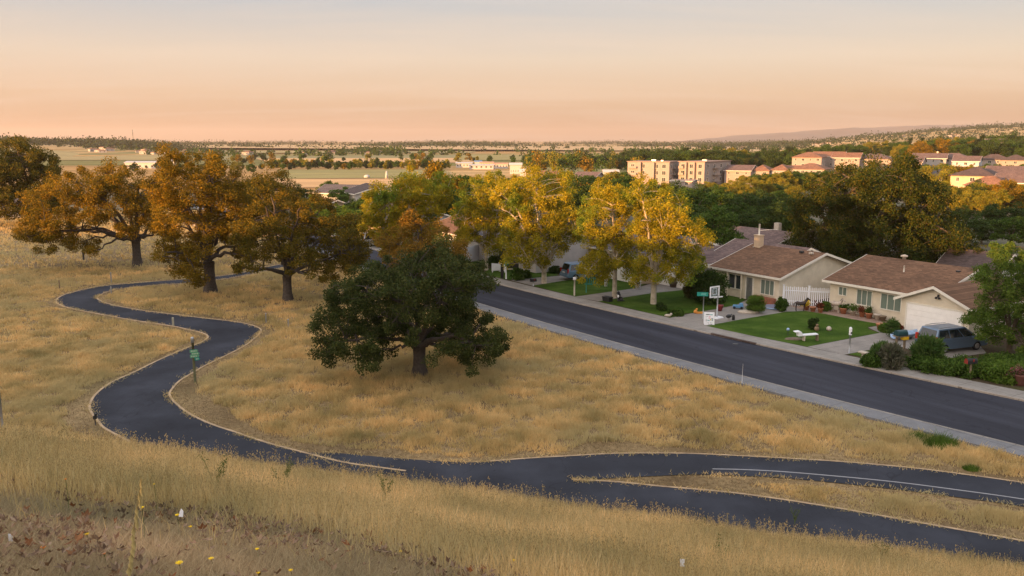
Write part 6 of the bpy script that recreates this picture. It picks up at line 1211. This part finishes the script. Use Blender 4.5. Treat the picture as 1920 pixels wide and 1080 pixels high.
blades('loose_straw', X, Y, hgt(X, Y) + .02, h_, .05, h_ * .6, G_MID, 2, g, 'grass tufts overhanging the outer edge of the kerb strip')
# foreground wild oats on the near slope
def fg(n, y0, y1, p, seed):
    g = np.random.default_rng(seed); Y = y0 + (y1 - y0) * g.random(n) ** p; X = (g.random(n) * 2 - 1.08) * .76 * Y; return X, Y, g
def pyof(X, Y, Z):   # picture row of a point (used to find where the mown strip of the near slope lies)
    r = np.stack([X, Y, Z - H], -1); dd = r[..., 1] * math.cos(PITCH) - r[..., 2] * math.sin(PITCH); uu = r[..., 1] * math.sin(PITCH) + r[..., 2] * math.cos(PITCH); return 540 - uu / dd * F, 960 + X / dd * F
LE = np.array([(x, y) for x, y in left_edge])
def nearside(X, Y):   # on the near slope: in front of the path's left edge
    return ~inpoly(X, Y, fork) & ~inpoly(X, Y, outl) & (pathdist(X, Y) > .5)
# the leaf strewn, mown terrace runs across the left of the slope: centre line in world coordinates
def terrace(X, Y): return Y + .8 * np.maximum(0, X + 2.5)
X, Y, g = fg(120000, 8.5, 27, .8, 201); tv = terrace(X, Y) + noise2(X, Y, 21, .5) * .5
tall = sm(10.0, 11.6, tv); ok = (g.random(len(X)) < np.clip(tall, .05, 1)) & nearside(X, Y); X, Y, tall = X[ok], Y[ok], tall[ok]
hh = g.uniform(.42, .74, len(X)) * np.clip(.86 + .16 * noise2(X, Y, 22, .9), .6, 1.15) * (.45 + .55 * tall)
FGO, tips = blades('wild_oats', X, Y, hgt(X, Y) - .02, hh, g.uniform(.0009, .0017, len(X)) * Y, hh * g.uniform(.06, .32, len(X)), G_STRAW, 3, g, 'tall straw coloured wild oats covering the near slope')
# leaves of the oats, wider and lower
X2, Y2, g = fg(120000, 8.5, 27, .85, 202); tv = terrace(X2, Y2) + noise2(X2, Y2, 21, .5) * .5; ok = (g.random(len(X2)) < np.clip(sm(10.0, 11.6, tv), .07, 1)) & nearside(X2, Y2); X2, Y2 = X2[ok], Y2[ok]; h2_ = g.uniform(.22, .5, len(X2))
blades('dry_grass', X2, Y2, hgt(X2, Y2) - .02, h2_, g.uniform(.0008, .0016, len(X2)) * Y2, h2_ * g.uniform(.15, .6, len(X2)), G_MID, 2, g, 'dense dry blades beneath the wild oats of the near slope')
# drooping seed heads
m_ = rng.random(len(tips[0])) < .55; T = np.stack(tips, 1)[m_]; k = 5; n = len(T); P = np.repeat(T, k, 0); g = np.random.default_rng(8)
off = g.normal(size=(n * k, 3)) * [.022, .022, .045]; off[:, 2] -= .04; P = P + off; dv = g.normal(size=(n * k, 3)) * .4 + [0, 0, -1]; dv /= np.linalg.norm(dv, axis=1)[:, None]; sd = np.cross(dv, g.normal(size=(n * k, 3))); sd /= np.linalg.norm(sd, axis=1)[:, None]; ln = g.uniform(.022, .042, (n * k, 1))
SH = leafmat('oat_spikelets', [(.50, .36, .17), (.62, .47, .25), (.40, .27, .12)], .4); o = npmesh('oat_seed_heads', np.stack([P, P + dv * ln * .45 + sd * ln * .16, P + dv * ln, P + dv * ln * .45 - sd * ln * .16], 1).reshape(-1, 3), 4, SH); tag(o, 'drooping pale seed heads on the wild oats', 'grass', None, 'stuff')
# tall odd stalks standing above the slope's skyline
X3, Y3, g = fg(2200, 15, 24, 1, 203); ok = nearside(X3, Y3); X3, Y3 = X3[ok], Y3[ok]; h3_ = g.uniform(.6, .86, len(X3)) * (.9 + .12 * noise2(X3, Y3, 77, .8)); o3, tp = blades('wild_oats', X3, Y3, hgt(X3, Y3), h3_, np.full(len(X3), .012), h3_ * .15, G_STRAW, 3, g, 'tallest loose oat stalks standing above the near slope')
T = np.stack(tp, 1); k = 9; P = np.repeat(T, k, 0) + g.normal(size=(len(T) * k, 3)) * [.018, .018, .07]; n = len(P); dv = g.normal(size=(n, 3)) * .4 + [0, 0, -1]; dv /= np.linalg.norm(dv, axis=1)[:, None]; sd = np.cross(dv, g.normal(size=(n, 3))); sd /= np.linalg.norm(sd, axis=1)[:, None]; ln = g.uniform(.03, .055, (n, 1))
o = npmesh('oat_seed_heads', np.stack([P, P + dv * ln * .45 + sd * ln * .2, P + dv * ln, P + dv * ln * .45 - sd * ln * .2], 1).reshape(-1, 3), 4, SH); tag(o, 'seed heads of the tallest oat stalks', 'grass', None, 'stuff')
# mown thatch of the terrace
X4, Y4, g = fg(300000, 5.5, 13, .8, 204); tv = terrace(X4, Y4); ok = (tv < 12.2) & (X4 < 2.5); X4, Y4 = X4[ok], Y4[ok]; h4 = g.uniform(.04, .17, len(X4))
blades('mown_grass', X4, Y4, hgt(X4, Y4) - .005, h4, g.uniform(.006, .012, len(X4)), h4 * g.uniform(.3, 2.2, len(X4)), leafmat('thatch', [(.44, .34, .21), (.60, .47, .30), (.30, .21, .13), (.74, .60, .40), (.48, .34, .20)], .5), 2, g, 'short cropped pale brown grass at the bottom left of the slope')
# fallen leaves: cupped lobed leaves
def litter(n, seed, sz, mat, name, label):
    X, Y, g = fg(n, 5.5, 12.5, .8, seed); tv = terrace(X, Y); pt = noise2(X, Y, 31, 1.3); ok = (tv < 11.8) & (X < 2) & (pt + g.normal(size=len(X)) * .35 > .05); X, Y, tv = X[ok], Y[ok], tv[ok]; n = len(X)
    Z = hgt(X, Y) + g.uniform(.05, .17, n); s = g.uniform(.6, 1.3, n) * sz; M = []
    a = g.random(n) * 6.283; tl = g.uniform(.1, 1.2, n); out_ = [(0, 0), (.35, .28), (.5, .62), (.22, .5), (0, 1), (-.22, .5), (-.5, .62), (-.35, .28)]
    ax = np.stack([np.cos(a), np.sin(a), np.zeros(n)], 1); fw = np.stack([-np.sin(a) * np.cos(tl), np.cos(a) * np.cos(tl), np.sin(tl)], 1); nn = np.cross(ax, fw)
    C = np.stack([X, Y, Z], 1); V = [C + ax * (s * u)[:, None] + fw * (s * v)[:, None] + nn * (s * (abs(u) * .5 + (v - .5) ** 2 * .5))[:, None] for u, v in out_]
    V = np.stack(V, 1); quads = [[0, 1, 2, 3], [0, 3, 4, 5], [0, 5, 6, 7]]; Q = np.concatenate([V[:, q] for q in quads], 1).reshape(-1, 3)
    o = npmesh(name, Q, 4, mat); tag(o, label, 'fallen leaves', None, 'stuff'); return o
litter(9000, 301, .085, leafmat('brown_dead_leaves', [(.15, .085, .055), (.24, .14, .08), (.36, .24, .16), (.12, .07, .05), (.46, .33, .24)], .2), 'leaf_litter', 'curled brown fallen leaves on the cropped bottom left of the slope')
litter(700, 302, .10, leafmat('rust_dead_leaves', [(.32, .12, .05), (.22, .10, .05), (.36, .17, .08)], .3), 'leaf_litter', 'larger rust orange fallen leaves on the bottom left of the slope')
def onslope(px, py, up=0):
    r = ray(px, py); k = 3.0 / r.y
    for _ in range(4000):
        p = Vector((r.x * k, r.y * k, H + r.z * k))
        if p.z <= hg(p.x, p.y) + up: break
        k += .02 / r.y
    return p
# yellow flowers
YP = plain('yellow_petal', (.85, .58, .01), .6, .12); OP = plain('orange_petal', (.75, .25, .01), .6, .12); STM = plain('green_stem', (.10, .14, .03), .7, .2)
fl = [(266, 953, 'yellow flower high in the oats behind the big blurred stalk', 1, .35), (332, 967, 'yellow flower leaning on the white paper scrap', 1, .2), (163, 1003, 'yellow flower at the upper left of the cropped grass', 1, .06), (81, 1028, 'orange flower at the far bottom left', 2, .05), (336, 1057, 'largest yellow flower, bottom left of the slope', 1.4, .08), (357, 989, 'small yellow flower below the paper scrap', .9, .08), (482, 1031, 'yellow green flower left of the rust leaves', .9, .08), (396, 1049, 'yellow flower right of the largest one', 1.1, .06), (545, 1071, 'yellow flower at the bottom edge', .9, .06), (484, 1076, 'yellow flower cut by the bottom edge', .8, .05), (963, 1052, 'yellow flower alone at the bottom middle', 1.1, .2), (195, 1040, 'faint yellow flower near the orange flower', .7, .05), (123, 900, 'tiny orange flower in the tall oats at left', .6, .4), (751, 1035, 'small yellow flower right of the fallen leaves', .7, .08), (289, 909, 'tiny ochre flower in the oats above the blurred stalk', .6, .4)]
for k, (px, py, lb, s_, hh_) in enumerate(fl):
    hh_ += .07; p = onslope(px, py, hh_); t = thing('wild_flower', lb, 'flower', p - Vector((0, 0, hh_)), 0, 'wild flowers on the near slope'); m = MB(); m.tube([(0, 0, 0), (.01, 0, hh_ * .6), (0, 0, hh_ + .01)], .003, 5); m.build('stem', STM, t)
    s_ *= 1.0 if s_ != 2 else .5; m = MB(); r0 = .022 * s_
    for q in range(9):
        a = q * .698; m.add([(0, 0, hh_), (r0 * math.cos(a - .3), r0 * math.sin(a - .3), hh_ + .012), (1.25 * r0 * math.cos(a), 1.25 * r0 * math.sin(a), hh_ + .016), (r0 * math.cos(a + .3), r0 * math.sin(a + .3), hh_ + .012)], [(0, 1, 2, 3)])
    m.ball((0, 0, hh_ + .010), r0 * .62, 6); m.build('bloom', OP if 'orange' in lb else YP, t)
# big out-of-place stalk close to the camera
p = AT(243, 1090, 3.0); t = thing('oat_stalk', 'large pale oat stalk close to the camera at the bottom left', 'grass stalk', (p.x, p.y, p.z - .3)); q0 = AT(243, 1075, 3.0); q1 = AT(265, 905, 3.0); m = MB()
lp = [Vector((0, 0, 0)), q0 - t.location, (q0 + q1) / 2 - t.location + Vector((-.006, 0, 0)), q1 - t.location]; m.tube(lp, [.002, .002, .002, .001], 5); m.build('stem', plain('pale_straw', (.30, .24, .10), .7, .15), t)
m = MB(); r_ = random.Random(3)
for f in np.linspace(.02, .98, 14):
    c = lp[1].lerp(lp[3], f) + Vector((r_.uniform(-.006, .006), 0, 0)); w_ = .011 * (1 - .55 * f); m.tube([c - Vector((-.002, 0, .022)), c, c + Vector((.003, 0, .022))], [.001, w_, .001], 6)
m.build('spikelets', plain('straw_spikelet', (.36, .29, .12), .7, .2, 40), t)
# paper scraps / white tags
for px, py, lb, s_ in ((339, 963, 'pale blue white paper scrap in the near grass at left', .05), (1279, 1056, 'white tag standing in the near grass right of centre', .055), (20, 1009, 'white dead leaf shaped scrap at the bottom left edge', .04)):
    p = onslope(px, py + 6, .42 if 'leaf' not in lb else .1) ; m = MB(); m.extr([(-s_ * .5, 0, 0), (s_ * .5, 0, 0), (s_ * .55, .01, s_ * 1.2), (.0, .014, s_ * 1.7), (-s_ * .3, .01, s_ * 1.1)] if 'paper' in lb else [(-s_ * .5, 0, 0), (s_ * .5, 0, 0), (s_ * .5, 0, s_ * 1.8), (-s_ * .5, 0, s_ * 1.8)], (0, .004, 0)); single(m, 'paper_scrap' if 'tag' not in lb else 'marker_tag', WHITEP, lb, 'paper scrap' if 'tag' not in lb else 'tag', (p.x, p.y, p.z), random.uniform(-.3, .3))
# green weeds in the near grass
def weed(px, py, hm, label, n=7, seed=0):
    p = onslope(px, py); r_ = random.Random(seed); t = thing('weed_plant', label, 'weed', (p.x, p.y, hg(p.x, p.y)), 0, None); m = MB(); C = []
    for _ in range(n):
        a = r_.random() * 6.28; l = r_.uniform(.6, 1) * hm; P = [Vector((math.cos(a) * .25 * l * u * u * 1.2, math.sin(a) * .25 * l * u * u, l * u)) for u in (0, .3, .6, .85, 1)]; m.tube(P, [.007, .006, .005, .004, .002], 4, cap=False)
        for u in (.35, .5, .65, .8, .95): i = min(3, int(u * 4)); C.append(tuple(P[i].lerp(P[i + 1], u * 4 - i)))
    m.build('stems', STM, t); g = np.random.default_rng(seed); npmesh('leaves', leafquads(np.array(C), np.full(len(C), .05), 9, .05, .014, 1, 0, g), 4, G_GREEN, t); return t
for k, (px, py, hm, lb) in enumerate([(405, 940, .85, 'branching green weed left of the blurred stalk'), (1560, 1040, .9, 'upright green weed in the near grass at the lower right'), (1320, 1000, .8, 'thin green weed right of the middle bottom'), (1490, 985, .8, 'forked green weed below the island path'), (1650, 1070, .7, 'green weed near the right bottom corner'), (720, 960, .8, 'green weed in the oats at the lower middle left'), (220, 850, .6, 'small green weed near the left path bend'), (1350, 1075, .6, 'low green weed at the bottom right of the white tag'), (960, 960, .8, 'green weed in the oats at the lower middle'), (530, 935, .8, 'thin green weed above the rust leaves')]): weed(px, py, hm, lb, 6, k + 40)
# green weeds patch by the kerb strip
for k, (px, py, wd, ht, lb) in enumerate([(1722, 826, 60, 24, 'low green weeds patch beside the kerb strip, left part'), (1765, 838, 66, 40, 'tall feathery green weeds beside the kerb strip'), (1822, 880, 34, 12, 'small green weed tuft above the upper path at the right')]):
    b = G(px, py); w_ = wd * b.y / F / 2; g = np.random.default_rng(k); n = 900; a = g.random(n) * 6.28; r = g.random(n) ** .5; X = b.x + np.cos(a) * r * w_; Y = b.y + np.sin(a) * r * w_ * .9; hh_ = ht * b.y / F * g.uniform(.4, 1.1, n) * (1.1 - r * .6)
    o, tp = blades('weed_clump', X - b.x, Y - b.y, np.zeros(n), hh_, .03, hh_ * .4, L_BRIGHT, 2, g, lb, 'weeds', None); o.location = (b.x, b.y, 0)
# ------------------------------------------------------------ haze
m, t, b = newmat('haze_volume'); t.nodes.remove(b); v = t.nodes.new('ShaderNodeVolumePrincipled'); v.inputs['Color'].default_value = (.80, .69, .61, 1); v.inputs['Density'].default_value = .00007; v.inputs['Anisotropy'].default_value = .2
t.links.new(v.outputs[0], t.nodes['Material Output'].inputs['Volume'])
mb = MB(); mb.box((0, 0, 110), (36000, 36000, 260)); o = mb.build('haze', m); tag(o, kind='stuff'); o.location = (0, 0, 0)
for k_, o_ in poly.items():
    if k_ not in used_p:
        for c_ in list(o_.children): bpy.data.objects.remove(c_)
        bpy.data.objects.remove(o_)
